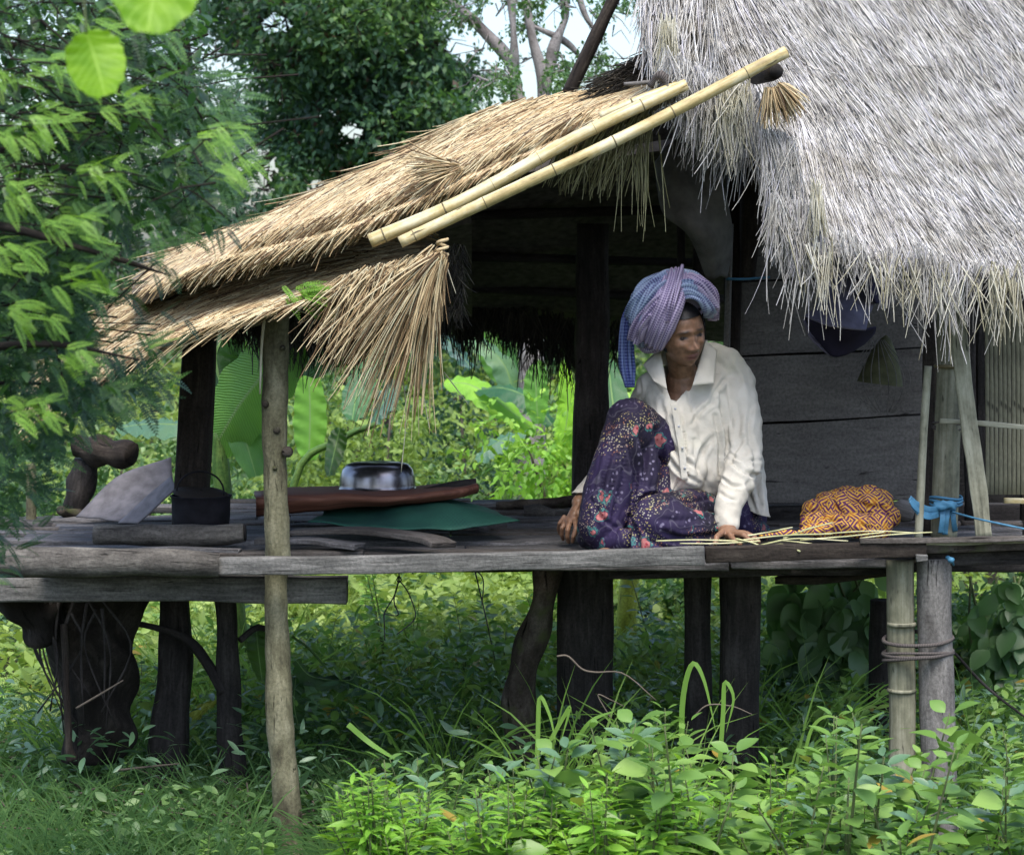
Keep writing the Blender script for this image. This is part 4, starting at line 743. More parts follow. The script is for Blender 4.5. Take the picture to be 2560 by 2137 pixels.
banana('clump of broad green leaves in the sunlit meadow left of the black porch post', b, [b, P(1260, 1200, 15), P(1270, 1080, 15)], [
    ([(1340, 1080, 14.5), (1240, 1000, 14.4), (1170, 960, 14.4), (1110, 960, 14.4)], .20, 'banana_lime', 0, .25, 'leaf', 26, 4, 1.3, (.1, -.7, .8)), ([(1380, 1060, 14.3), (1330, 1000, 14.3), (1260, 970, 14.3), (1190, 975, 14.4)], .20, 'banana', 0, .3, 'leaf', 26, 4, 1.3, (0, -.5, 1)),
    ([(1290, 1010, 15.5), (1260, 910, 15.5), (1190, 850, 15.5), (1130, 850, 15.6)], .2, 'banana_teal', 0, .25, 'leaf', 26, 4, 1.3, (0, -.5, 1)), ([(1270, 960, 16), (1235, 860, 16), (1200, 780, 16)], .24, 'banana_lime', 0, .2), ([(1300, 960, 16), (1290, 860, 16), (1260, 770, 16)], .2, 'banana'),
    ([(1345, 1060, 14), (1340, 960, 14), (1348, 900, 14)], .14, 'banana_lime', 0, .15), ([(1190, 1150, 14), (1250, 1100, 14), (1320, 1080, 14)], .16, 'banana_teal', 0, .3, 'leaf', 26, 4, 1.3, (0, -.5, 1)), ([(1400, 1150, 14), (1420, 1020, 14), (1410, 900, 14)], .12, 'banana_lime'), ([(1180, 920, 15), (1120, 850, 15), (1080, 840, 15.1)], .14, 'banana_teal', 0, .2, 'leaf', 26, 4, 1.3, (0, -.5, 1))], .05)
b = P(1570, 1600, 11.5); b[2] = 0
banana('yellow green banana stem standing behind the widest black stilt', b, [b, P(1568, 1540, 11.5), P(1578, 1400, 11.5), P(1590, 1200, 11.5)], [([(1590, 1220, 11.5), (1540, 1050, 11.7), (1520, 900, 12)], .2, 'banana')], .055, 'stem_lime')
b = P(830, 1850, 9.3); b[2] = 0
banana('drooping dark leaved sapling under the platform right of the pale post', b, [b, P(890, 1790, 9.3), P(790, 1640, 9.3), P(730, 1590, 9.3)], [
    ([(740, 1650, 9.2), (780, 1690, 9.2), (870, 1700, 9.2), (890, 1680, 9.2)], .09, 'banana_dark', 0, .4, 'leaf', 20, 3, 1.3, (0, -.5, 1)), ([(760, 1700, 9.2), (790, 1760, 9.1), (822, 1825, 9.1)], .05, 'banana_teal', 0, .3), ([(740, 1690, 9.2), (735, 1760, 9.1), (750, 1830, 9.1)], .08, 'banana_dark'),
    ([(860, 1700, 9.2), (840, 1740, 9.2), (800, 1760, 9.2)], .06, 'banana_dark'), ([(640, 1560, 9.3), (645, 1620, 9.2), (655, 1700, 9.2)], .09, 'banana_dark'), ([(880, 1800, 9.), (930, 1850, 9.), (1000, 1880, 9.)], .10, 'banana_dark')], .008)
b = P(470, 2000, 9.0); b[2] = 0
bl_ = bleaf(None, [(462, 1880, 9.2), (470, 1820, 9.2), (500, 1775, 9.2), (545, 1752, 9.2)], .045, 'stem_lime', 0, .3, 'fallen_leaf'); tag(bl_, 'curved yellowing leaf between the two dark stilts at left', 'leaf')
# heart leaved vine mass behind the black stilts
def vine(label, x0, x1, y0, y1, Y, n, m, sz):
    o = thing('climbing_vine', label, 'vine', tuple(P((x0 + x1) / 2, y1, Y))); g = Geo(); c = np.array([(x0 + x1) / 2, (y0 + y1) / 2]); a = rng.normal(size=(n, 2)) * .42
    X = c[0] + np.clip(a[:, 0], -1, 1) * (x1 - x0) / 2; Yp = c[1] + np.clip(a[:, 1], -1, 1) * (y1 - y0) / 2; pos = P(X, Yp, rng.uniform(Y - .25, Y + .3, n)); scatter(g, LVb, LFb, pos, basis(nrm(rdir(n) * [.7, .3, .5] + [0, -.25, -.7]), np.tile([0, -1, .6], (n, 1)), rng.normal(size=n) * .4), sz * rng.uniform(.6, 1.2, n)); g.build('foliage', m, o)
    st = Geo()
    for i in range(7): p0 = P(rng.uniform(x0, x1), y0, Y); log(st, [p0, (p0 + P(rng.uniform(x0, x1), y1, Y)) / 2, P(rng.uniform(x0, x1), y1 + 100, Y)], [.006, .005, .004], 10, 5)
    st.build('stem', M['stem'], o)
vine('mass of heart leaved climbing vine behind and left of the lashed stilts', 1930, 2230, 1430, 1760, 10.2, 620, M['lf_mid'], .13)
vine('heart leaved vine in the gloom at the far right edge', 2420, 2620, 1440, 1760, 10.4, 320, M['lf_mid'], .11)
# -- feathery foreground tree at left
def frond_t(np_=12):
    V = []; F = []
    for i in range(np_):
        s = .12 + .86 * i / (np_ - 1); z = -.25 * s ** 2; l = .19 * math.sin(math.pi * min(1, s * .8 + .18)) + .03
        for sg in (-1, 1):
            b_ = len(V); V += [(0, s - .01, z), (sg * l * .55, s - .012, z + .012), (sg * l * 1.1, s + .05, z - .01), (sg * l * .5, s + .066, z + .005)]; F.append([b_, b_ + 1, b_ + 2, b_ + 3] if sg > 0 else [b_, b_ + 3, b_ + 2, b_ + 1])
    for i in range(5): 
        s = i / 5; b_ = len(V); z = -.25 * s * s; z2 = -.25 * (s + .2) ** 2; V += [(-.008, s, z), (.008, s, z), (.006, s + .2, z2), (-.006, s + .2, z2)]; F.append([b_, b_ + 1, b_ + 2, b_ + 3])
    return np.array(V), [np.array(F)]
FT = frond_t()
bt = np.array([GX(-420, 5.2), 5.2, 0.])
ft = thing('feathery_tree', 'tree with small feathery leaflets reaching in from the left edge', 'tree', tuple(bt)); g = Geo()
brs = [[(-420, 2400, 6.3), (-400, 1300, 6.3), (-300, 600, 6.3), (-150, 0, 6.3), (-100, -400, 6.3)], [(-330, 700, 6.3), (-60, 420, 6.2), (200, 300, 6.1), (420, 330, 6.1)], [(-390, 1100, 6.3), (-100, 900, 6.2), (120, 860, 6.0), (350, 900, 6.)], [(-300, 600, 6.3), (-50, 560, 6.), (200, 620, 5.9), (430, 690, 6.0)],
       [(-200, 100, 6.3), (60, 120, 6.4), (260, 200, 6.5)], [(-390, 1200, 6.3), (-150, 1000, 6.6), (100, 960, 6.9), (240, 1050, 7.)], [(-150, 0, 6.3), (100, -60, 6.2), (350, -20, 6.2)]]
for i, p_ in enumerate(brs): log(g, PP([(a_, b_, c_2 * .825) for a_, b_, c_2 in p_]), [.07, .06, .05, .03] if i == 0 else [.016, .010, .006, .003], 24, 8, .003, i)
g.build('trunk', M['darkbrown'], ft)
edge = ([-150, 30, 110, 160, 250, 350, 430, 500, 560, 620], [1500, 1440, 1280, 1080, 1040, 1000, 920, 740, 620, 430])
def fronds(n, boxes, L, name, m, Yr=(5.6, 7.2), dirs=(-30, 40)):
    g = Geo(); X = []; Yp = []
    for (x0, x1, y0, y1, w_) in boxes:
        k = int(n * w_); X.append(rng.uniform(x0, x1, k)); Yp.append(rng.uniform(y0, y1, k))
    X = np.concatenate(X); Yp = np.concatenate(Yp); k = (Yp < np.interp(X, *edge) + rng.normal(size=len(X)) * 30) & ~((X > 235 + (Yp - 600) * -.1) & (Yp > 580) & (Yp < 960) & (rng.random(len(X)) < .93)); X, Yp = X[k], Yp[k]; m_ = len(X)
    if m_ == 0: return
    a = np.radians(rng.uniform(*dirs, m_))
    d = np.stack([np.cos(a), rng.normal(size=m_) * .35, -np.sin(a)], 1); up = np.tile([0, -.35, 1.], (m_, 1)) + rng.normal(size=(m_, 3)) * .25
    scatter(g, FT[0], FT[1], P(X, Yp, rng.uniform(*Yr, m_)), basis(d, up), L * rng.uniform(.7, 1.25, m_)); return g.build(name, M[m], ft)
fronds(3600, [(-200, 180, -150, 1100, .36), (150, 420, -100, 620, .22), (380, 600, 180, 620, .08), (100, 460, 600, 1000, .17), (180, 400, 840, 1080, .05), (-150, 130, 1050, 1450, .05)], .066, 'foliage', 'frond', (5.0, 6.6), (-60, 75))
fronds(1100, [(-200, 180, -150, 1100, .40), (150, 420, -100, 620, .22), (380, 610, 180, 620, .10), (100, 460, 600, 1000, .15), (180, 420, 840, 1080, .07), (-150, 130, 1050, 1450, .06)], .062, 'fresh_foliage', 'frond_mid', (4.8, 5.8), (-50, 75))
ng = 6500; g = Geo(); xg = rng.uniform(-200, 520, ng); yg = rng.uniform(-150, 1150, ng); kk_ = (yg < np.interp(xg, *edge) - 20) & ~((xg > 220) & (yg > 570) & (yg < 960)); xg, yg = xg[kk_], yg[kk_]; scatter(g, LV, LF, P(xg, yg, rng.uniform(4.9, 6.6, len(xg))), basis(nrm(rdir(len(xg)) + [.3, 0, -.3])), rng.uniform(.018, .042, len(xg))); g.build('broad_foliage', M['frond'], ft)
cen = [(60, 470), (10, 640), (150, 560), (70, 780), (190, 900), (350, 860), (210, 60), (160, 170), (540, 350), (570, 420), (120, 300), (30, 330), (180, 690), (240, 430), (60, 1010), (300, 260), (20, 180)]
for ci, (cx_, cy_) in enumerate(cen):
    fronds(20, [(cx_ - 55, cx_ + 55, cy_ - 34, cy_ + 34, 1.)], .052, 'young_foliage', 'frond_lime', (4.5, 5.0), (-40, 65))
n = 500; g = Geo(); pos = P(rng.uniform(-60, 480, n), rng.uniform(0, 900, n), rng.uniform(4.8, 6.2, n)); qx, qy = 1280 + FPX * pos[:, 0] / pos[:, 1], HOR + FPX * (CAMZ - pos[:, 2]) / pos[:, 1]; pos = pos[~((qx > 220) & (qy > 540) & (qy < 980))]; n = len(pos); dd = rng.normal(size=(n, 3)) * [1, .4, .5] + [-.6, 0, .2]; tubes(g, np.stack([pos, pos + dd * .08 + [0, 0, .01], pos + dd * .17], 1), np.tile([.0012, .0018, .0024], (n, 1)), 4); g.build('twigs', M['darkbrown'], ft)
# sprig hooked on the pale post, twig of fronds at its top
sp = thing('leafy_sprig', 'small lime green sprig lying on top of the pale trunk post', 'sprig', tuple(P(730, 740, 7.95))); g = Geo(); m_ = 26
x_ = rng.uniform(700, 800, m_); a = np.radians(rng.uniform(-30, 50, m_)); scatter(g, FT[0], FT[1], P(x_, 728 + rng.normal(size=m_) * 12, rng.uniform(7.85, 7.95, m_)), basis(np.stack([np.cos(a), -.3 + 0 * a, -np.sin(a)], 1), np.tile([0, -.4, 1.], (m_, 1))), rng.uniform(.06, .11, m_)); g.build('foliage', M['frond_lime'], sp)
# two big smooth leaves hanging close to the lens at top left
tb_ = MT('smooth_lime_leaf'); uvb = tb_.new('ShaderNodeTexCoord').outputs['UV']; sxb = tb_.new('ShaderNodeSeparateXYZ'); tb_.L(uvb, sxb.inputs[0]); vb = tb_.math('MAXIMUM', tb_.step(tb_.math('ABSOLUTE', sxb.outputs[1]), .07, .02), tb_.math('MULTIPLY', tb_.step(tb_.math('SINE', tb_.math('MULTIPLY', tb_.math('ADD', sxb.outputs[0], tb_.math('MULTIPLY', tb_.math('ABSOLUTE', sxb.outputs[1]), -.35)), 62.)), .75, 1.), .7)); M['biglime'] = tb_.leafy(tb_.mix(vb, tb_.mix(tb_.step(tb_.noise(tb_.co('Object', rand=False), 22., 4.), .35, .65), (.12, .29, .01), (.23, .44, .02)), (.34, .56, .08)), (.42, .7, .02), .5, .45, .3)
sh = thing('overhanging_shoot', 'shoot with two big smooth lime leaves hanging very close at top left, out of focus', 'shoot', tuple(P(300, -120, 3.4))); g = Geo(); log(g, PP([(60, -260, 3.6), (300, -200, 3.4), (500, -230, 3.3)]), [.006, .005, .003], 16, 8); log(g, PP([(190, -225, 3.5), (205, -60, 3.6), (216, 84, 3.6)]), [.003, .002, .0018], 14, 6); g.build('stem', M['stem'], sh)
for lb, pts, w_ in (('larger leaf cut by the top edge', [(400, -200, 3.3), (395, -120, 3.3), (385, -20, 3.3), (368, 82, 3.28)], .14), ('smaller rounded leaf below', [(215, 80, 3.6), (232, 130, 3.6), (250, 190, 3.58), (262, 240, 3.55)], .085)):
    o = bleaf(sh, pts, w_, 'biglime', 0, .14, 'leaf', 26, 5, 1.3, (0, -1, .2), .003); o['label'] = lb
# -- rotten stump at left with roots and the burl on the platform
M['stump'] = wood('rotten_stump', (.008, .007, .006), (.02, .017, .015), (.06, .053, .047), 10, 9., .95, 1.)
st = thing('tree_stump', 'old rotten black tree stump with hanging roots under the platform at left', 'stump', tuple(P(180, 1900, 8.5) * [1, 1, 0])); g = Geo()
log(g, PP([(200, 1400, 8.6), (215, 1480, 8.6), (225, 1600, 8.6), (240, 1720, 8.6), (230, 1900, 8.6)]), [.23, .20, .15, .13, .10], 60, 40, .04, 5, 3.5); g.build('trunk', M['stump'], st)
g = Geo(); log(g, PP([(60, 1410, 8.4), (70, 1480, 8.4), (95, 1560, 8.4), (130, 1600, 8.45)]), [.14, .12, .07, .03], 40, 30, .03, 8, 5.); g.build('burl', M['stump'], st)
g = Geo()
for i in range(14):
    x = 30 + 230 * rng.random(); p0 = (x, 1480 + 60 * rng.random(), 8.35); log(g, PP([p0, (x + rng.normal() * 25, 1620, 8.35), (x + 20 + rng.normal() * 50, 1720 + 120 * rng.random(), 8.35)]), [.006, .004, .002], 10, 5, .002, i, 9)
g.build('roots', M['dark'], st)
g = Geo(); log(g, PP([(160, 1560, 8.32), (166, 1700, 8.32), (172, 1860, 8.3), (180, 1900, 8.3)]), [.011, .012, .015, .02], 20, 8, .003, 3, 8); g.build('root', M['darkbrown'], st)
# dead twigs and litter on the ground
g = Geo(); n = 420; x = rng.uniform(-100, 1200, n); Yt = rng.uniform(8., 9.4, n); pos = np.stack([[GX(a, b) for a, b in zip(x, Yt)], Yt, .03 + .12 * rng.random(n)], 1); dd = rng.normal(size=(n, 3)) * [.16, .1, .04]; tubes(g, np.stack([pos - dd, pos + [0, 0, .01], pos + dd], 1), np.tile([.003, .004, .002], (n, 1)), 4); tag(g.build('dead_twigs', M['twig']), 'litter of dead twigs on the soil under the platform', 'twigs', kind='stuff')
for lb, pts, r in (('pale wavy twig crossing the widest black stilt', [(1392, 1640, 7.9), (1420, 1640, 7.9), (1455, 1672, 7.9), (1490, 1680, 7.9), (1560, 1684, 7.9), (1640, 1750, 7.9)], .0035), ('short thin forked twig at the right foot of the widest black stilt', [(1530, 1800, 7.8), (1495, 1738, 7.8), (1525, 1748, 7.8), (1560, 1765, 7.8)], .0022),
                   ('thin arched stem crossing the two black stilts', [(1735, 1790, 7.8), (1770, 1762, 7.8), (1830, 1765, 7.8), (1880, 1785, 7.8)], .0025), ('long dark dry stalk slanting down behind the lashed stilts at right', [(2385, 1630, 8.6), (2470, 1720, 8.6), (2600, 1820, 8.6)], .006), ('straight pale stick leaning on the stump', [(190, 1770, 8.2), (250, 1735, 8.2), (308, 1700, 8.2)], .004), ('pale stick lying across the foot of the dark left stilt', [(290, 1925, 8.3), (380, 1915, 8.3), (450, 1908, 8.3)], .004)):
    g = Geo(); log(g, PP(pts), [r, r, r * .6], 24, 6); tag(g.build('twig', M['twig'] if 'dark' not in lb.split()[1:2] else M['dark']), lb, 'twig')
# ================================================================= THE SEATED WOMAN
def Q(V):
    V = np.asarray(V, float); d = V - [0, 0, CAMZ]; dep = d @ FW; return 1280 + FPX * d[..., 0] / dep, 1068.5 - FPX * (d @ UP) / dep
person = thing('person', 'barefoot person in white shirt, dark flowered sarong and checked purple headwrap sitting on the platform', 'person', tuple(P(1700, 1340, 8.45) * [1, 1, 0] + [0, 0, 1.]))
def capsule(g, p0, p1, r0, r1, K=20, sq=(1, 1), hint=(0, 0, 1)):
    p0, p1 = np.asarray(p0, float), np.asarray(p1, float); d = nrm(p1 - p0) if np.linalg.norm(p1 - p0) > 1e-6 else np.array([0, 0, 1.])
    a = np.linspace(0, math.pi / 2, 7)[:-1]; path = [p0 - d * r0 * math.cos(t) for t in a] + [p0, p0 * .67 + p1 * .33, p0 * .33 + p1 * .67, p1] + [p1 + d * r1 * math.sin(math.pi / 2 - t) for t in a[::-1]]
    r = [max(r0 * math.sin(t), .0008) for t in a] + [r0, r0 * .67 + r1 * .33, r0 * .33 + r1 * .67, r1] + [max(r1 * math.cos(math.pi / 2 - t), .0008) for t in a[::-1]]
    r = np.array(r); return sweep(g, np.array(path), ring(K), np.stack([r * sq[0], r * sq[1]], 1), hint=hint)
def chain(g, pts, radii, **k):
    pts = PP(pts)
    for i in range(len(pts) - 1): capsule(g, pts[i], pts[i + 1], radii[i], radii[i + 1], **k)
def remesh(g, voxel, smooth=3, fac=.5):
    o = g.build('tmp', M['dark']); m = o.modifiers.new('r', 'REMESH'); m.mode = 'VOXEL'; m.voxel_size = voxel; s = o.modifiers.new('s', 'SMOOTH'); s.iterations = smooth; s.factor = fac
    dg = bpy.context.evaluated_depsgraph_get(); dg.update(); e = o.evaluated_get(dg); me = e.to_mesh(); V = np.zeros(len(me.vertices) * 3); me.vertices.foreach_get('co', V); V = V.reshape(-1, 3)
    nl = len(me.loops); L = np.zeros(nl, int); me.loops.foreach_get('vertex_index', L); cnt = np.zeros(len(me.polygons), int); me.polygons.foreach_get('loop_total', cnt); st = np.zeros(len(me.polygons), int); me.polygons.foreach_get('loop_start', st)
    Fq = np.stack([L[st[cnt == 4] + k] for k in range(4)], 1); Ft = np.stack([L[st[cnt == 3] + k] for k in range(3)], 1) if (cnt == 3).any() else None
    e.to_mesh_clear(); md = o.data; bpy.data.objects.remove(o); bpy.data.meshes.remove(md)
    if Ft is not None and len(Ft): Fq = np.concatenate([Fq, np.stack([Ft[:, 0], Ft[:, 1], Ft[:, 2], Ft[:, 2]], 1)])
    return V, Fq
def vnorm(V, F):
    n = np.cross(V[F[:, 2]] - V[F[:, 0]], V[F[:, 3]] - V[F[:, 1]]); N = np.zeros_like(V)
    for k in range(4): np.add.at(N, F[:, k], n)
    return nrm(N)
def strokes(V, F, lst, front=.0):
    """folds: each (polyline in photo px, width px, depth m); negative depth raises a ridge"""
    N = vnorm(V, F); x, y = Q(V); fr = np.clip((-N[:, 1] - front) * 3, 0, 1); D = np.zeros(len(V))
    for pts, w_, dep in lst:
        p = catmull(np.array(pts, float), 24); d = np.sqrt((x[:, None] - p[None, :, 0]) ** 2 + (y[:, None] - p[None, :, 1]) ** 2); j = d.argmin(1); dm = d.min(1); tp = np.sin(np.pi * np.clip((j + 1.5) / 26, 0, 1)) ** .5
        D += -dep * np.exp(-(dm / w_) ** 2) * tp + .45 * dep * np.exp(-((dm - 2.1 * w_) / w_) ** 2) * tp
    return V + N * (D * fr)[:, None]
# ---- skin: head sculpted, neck, chest, arms with fingers, legs
def Rz(a): c, s = math.cos(a), math.sin(a); return np.array([[c, -s, 0], [s, c, 0], [0, 0, 1]])
def Rx(a): c, s = math.cos(a), math.sin(a); return np.array([[1, 0, 0], [0, c, -s], [0, s, c]])
def Ry(a): c, s = math.cos(a), math.sin(a); return np.array([[c, 0, s], [0, 1, 0], [-s, 0, c]])
HC = P(1704, 835, 8.42); HR = Rz(math.radians(25)) @ Rx(math.radians(5)) @ Ry(math.radians(-11))
def head_local(V): return (V - HC) @ HR
nu, nv = 120, 100; th = np.linspace(0, 2 * math.pi, nu, endpoint=False); ph = np.linspace(.02, math.pi - .02, nv); T_, Ph = np.meshgrid(th, ph)
ux, uy, uz = np.sin(Ph) * np.cos(T_), np.sin(Ph) * np.sin(T_), np.cos(Ph)
Z = np.where(uz > 0, uz * .118, uz * .114); wz = np.interp(Z, [-.114, -.105, -.085, -.05, -.015, .03, .07, .118], [.58, .70, .86, .97, 1.02, 1.04, 1.04, 1.0])
X = ux * .0745 * wz; yf = np.interp(Z, [-.114, -.09, -.05, 0, .05, .118], [.98, .93, .90, .90, .96, 1.]); yb = np.interp(Z, [-.114, -.07, -.02, .05, .118], [.30, .52, .80, 1.06, 1.05])
Yh = np.where(uy < 0, uy * .088 * yf, uy * .098 * yb); Yh = Yh - .012 * np.clip((-Z - .05) / .06, 0, 1) * (uy < 0) * 0
front = np.clip(-uy * 1.6, 0, 1)
def gb(cx, cz, sx, sz): return np.exp(-((X - cx) / sx) ** 2 - ((Z - cz) / sz) ** 2) * front
dy = 0
for cx, cz, sx, sz, a in ((0, -.041, .013, .012, .025), (0, -.030, .009, .018, .008), (0, -.008, .009, .022, .008), (.0155, -.045, .0085, .0080, .0145), (-.0155, -.045, .0085, .0080, .0145), (0, -.052, .012, .004, -.003),
    (.031, .000, .017, .0085, -.0115), (-.031, .000, .017, .0085, -.0115), (.031, -.002, .0125, .0065, .0065), (-.031, -.002, .0125, .0065, .0065), (.028, .017, .019, .006, .0075), (-.028, .017, .019, .006, .0075), (0, .018, .012, .008, .003), (0, .045, .04, .02, .003),
    (.044, -.028, .017, .014, .008), (-.044, -.028, .017, .014, .008), (0, -.067, .022, .006, .0105), (0, -.0775, .019, .0058, .0115), (0, -.0722, .022, .0018, -.0055), (0, -.088, .016, .005, -.004), (0, -.104, .018, .011, .009), (0, -.060, .004, .006, -.0015), (.029, -.055, .006, .016, -.005), (-.029, -.055, .006, .016, -.005),
    (.031, -.014, .014, .003, -.002), (-.031, -.014, .014, .003, -.002)): dy = dy + gb(cx, cz, sx, sz) * a
Yh = Yh - dy; HV = np.stack([X, Yh, Z], -1).reshape(-1, 3); I = np.arange(nu * nv).reshape(nv, nu); In = np.roll(I, -1, 1); HF = np.stack([I[:-1], I[1:], In[1:], In[:-1]], -1).reshape(-1, 4)
HW = HV @ HR.T + HC; HV_cap = HW
bg_ = Geo(); c0, c1 = HW[I[0]].mean(0), HW[I[-1]].mean(0); bg_.add(np.vstack([HW, c0[None], c1[None]]), HF); k = np.arange(nu); kn = (k + 1) % nu
bg_.more(np.vstack([np.stack([I[0][k], I[0][kn], 0 * k + nu * nv], 1), np.stack([I[-1][kn], I[-1][k], 0 * k + nu * nv + 1], 1)]))
def HL(x, y, z): return HR @ np.array([x, y, z]) + HC
for s in (-1, 1): capsule(bg_, HL(s * .072, .012, .012), HL(s * .074, .008, -.022), .014, .009, sq=(.35, 1))
capsule(bg_, HL(0, .040, -.055), P(1716, 975, 8.58), .044, .050); capsule(bg_, P(1712, 955, 8.55), P(1720, 1010, 8.56), .066, .085)
chain(bg_, [(1640, 985, 8.60), (1800, 985, 8.62)], [.05, .055]); chain(bg_, [(1730, 1020, 8.6), (1770, 1250, 8.72)], [.10, .11]); chain(bg_, [(1700, 1020, 8.545), (1710, 1100, 8.57)], [.075, .06])
chain(bg_, [(1845, 985, 8.6), (1860, 1150, 8.47), (1822, 1300, 8.24)], [.042, .036, .024]); chain(bg_, [(1618, 985, 8.62), (1540, 1150, 8.78), (1446, 1256, 8.55)], [.04, .034, .024])
chain(bg_, [(1790, 1290, 8.76), (1565, 1040, 8.38), (1530, 1330, 8.33)], [.07, .045, .022]); chain(bg_, [(1830, 1290, 8.76), (1650, 1300, 8.22), (1790, 1360, 8.35)], [.07, .05, .035])
# bare foot showing beneath the hem
chain(bg_, [(1548, 1374, 8.24), (1505, 1384, 8.20), (1475, 1391, 8.17)], [.026, .022, .012], sq=(1.25, .8))
for i in range(5): chain(bg_, [(1484 - i * 1, 1391, 8.15 + i * .017), (1462 + i * 5, 1392.5, 8.14 + i * .017)], [.0085 - i * .0006, .0075 - i * .0006])
# her right hand (photo left), hanging with the fingertips on the boards
chain(bg_, [(1446, 1258, 8.55), (1432, 1290, 8.52), (1424, 1302, 8.515)], [.024, .031, .028], sq=(.62, 1), hint=(0, 1, 0))
for pts, r in (([(1438, 1300, 8.49), (1440, 1322, 8.455), (1434, 1340, 8.45), (1431, 1353, 8.46)], .0088), ([(1425, 1302, 8.50), (1419, 1325, 8.47), (1418, 1342, 8.475), (1421, 1354, 8.49)], .0092), ([(1416, 1300, 8.515), (1405, 1320, 8.50), (1404, 1336, 8.51), (1408, 1348, 8.53)], .0086), ([(1410, 1292, 8.535), (1399, 1308, 8.53), (1396, 1322, 8.545), (1399, 1334, 8.56)], .0075),
               ([(1448, 1280, 8.51), (1459, 1302, 8.48), (1458, 1324, 8.47)], .0095)):
    chain(bg_, pts, [r * f for f in (1.08, 1, .92, .78)][:len(pts)], K=12)
# her left hand (photo right), pressed on the straw
chain(bg_, [(1822, 1305, 8.23), (1818, 1326, 8.18), (1830, 1336, 8.14)], [.024, .030, .030], sq=(1, .6))
for pts, r in (([(1838, 1334, 8.12), (1858, 1337, 8.08), (1874, 1349, 8.06), (1884, 1356, 8.055)], .0088), ([(1842, 1333, 8.145), (1868, 1336, 8.12), (1887, 1347, 8.105), (1897, 1354, 8.10)], .0088), ([(1842, 1331, 8.17), (1868, 1333, 8.16), (1886, 1342, 8.155), (1895, 1348, 8.155)], .0082), ([(1836, 1329, 8.19), (1860, 1330, 8.20), (1874, 1336, 8.205)], .0072),
               ([(1822, 1336, 8.12), (1836, 1350, 8.07), (1850, 1360, 8.055)], .009), ([(1808, 1328, 8.14), (1792, 1342, 8.09), (1788, 1358, 8.07)], .0098)):
    chain(bg_, pts, [r * f for f in (1.1, 1, .92, .78)][:len(pts)], K=12)
BV, BF = remesh(bg_, .0028, 2, .35); BV[:, 2] = np.maximum(BV[:, 2], np.where(BV[:, 1] < 8.3, .99, .99))
t = MT('skin'); at = t.new('ShaderNodeAttribute', attribute_name='paint'); n_ = t.noise(t.co('Object', rand=False), 60., 4.)
base = t.mix(t.step(n_, .3, .7), (.14, .074, .043), (.25, .138, .084)); sp_ = t.new('ShaderNodeSeparateColor'); t.L(at.outputs['Color'], sp_.inputs[0])
c_ = t.mix(sp_.outputs[0], base, (.17, .062, .055)); c_ = t.mix(sp_.outputs[1], c_, (.012, .009, .008)); t.bump(n_, .25, .002); t.b.inputs['Subsurface Weight'].default_value = .08; t.b.inputs['Subsurface Radius'].default_value = (.01, .004, .002); M['skin'] = t.done(c_, .48, .45)
g = Geo().add(BV, BF); body = g.build('body', M['skin'], person)
hl = head_local(np.array([v.co[:] for v in body.data.vertices]) + 0 * 1)
lx, ly, lz = hl.T; fr = (ly < -.04) & (np.abs(lx) < .09)
lip = np.exp(-(lx / .023) ** 4 - ((lz + .0722) / .0115) ** 4) * fr
slit = sum(np.exp(-((lx - s) / .014) ** 4 - ((lz + .0015 + .10 * abs(lx - s) * 1) / .0045) ** 2) for s in (-.031, .031)) * fr; brow = sum(np.exp(-((lx - s * .030) / .019) ** 4 - ((lz - .0185 + .12 * (abs(lx) - .03)) / .0045) ** 2) for s in (-1, 1)) * fr * .95
mouth = np.exp(-(lx / .022) ** 4 - ((lz + .0722) / .0018) ** 2) * fr * 1.; nost = sum(np.exp(-((lx - s * .0075) / .004) ** 2 - ((lz + .0525) / .003) ** 2) for s in (-1, 1)) * fr * .8  # mouth crease and nostril shade painted dark into the skin colour
dk = np.clip(slit * 1.2 + brow + mouth + nost, 0, 1); ca = body.data.color_attributes.new('paint', 'FLOAT_COLOR', 'POINT'); ca.data.foreach_set('color', np.stack([np.clip(lip, 0, 1), dk, 0 * dk, 0 * dk + 1], 1).ravel())
M['eye'] = plain('shade_dark_eye', (.03, .022, .02), .6, .2, 0, .05); M['hair'] = plain('black_hair', (.012, .011, .013), .5, .4, 0, .4, 60)  # whole eyeball coloured dark, putting the lid shade into its colour
for s in (-1, 1):
    g = Geo(); c = HL(s * .031, -.0600, -.0035); capsule(g, c, c + [0, .001, 0], .0105, .0105); e_ = g.build('eye', M['eye'], person)
    g = Geo(); c2 = HL(s * .031 + .001, -.0668, -.0040); capsule(g, c2, c2 + [0, .0005, 0], .0040, .0040); g.build('iris', M['hair'], e_)
# hair: shell over the skull
hv = HV * [1.035, 1.035, 1.0]; hv = hv + np.array([0, -.002, .001]); kf = (HV[HF].mean(1)[:, 2] > .062) | ((HV[HF].mean(1)[:, 1] > -.01) & (HV[HF].mean(1)[:, 2] > -.05)) | ((np.abs(HV[HF].mean(1)[:, 0]) > .060) & (HV[HF].mean(1)[:, 2] > .02))
g = Geo(); g.add((hv + nrm(hv) * (.0015 * np.sin(hv[:, :1] * 900))) @ HR.T + HC, HF[kf]); g.build('hair', M['hair'], person)
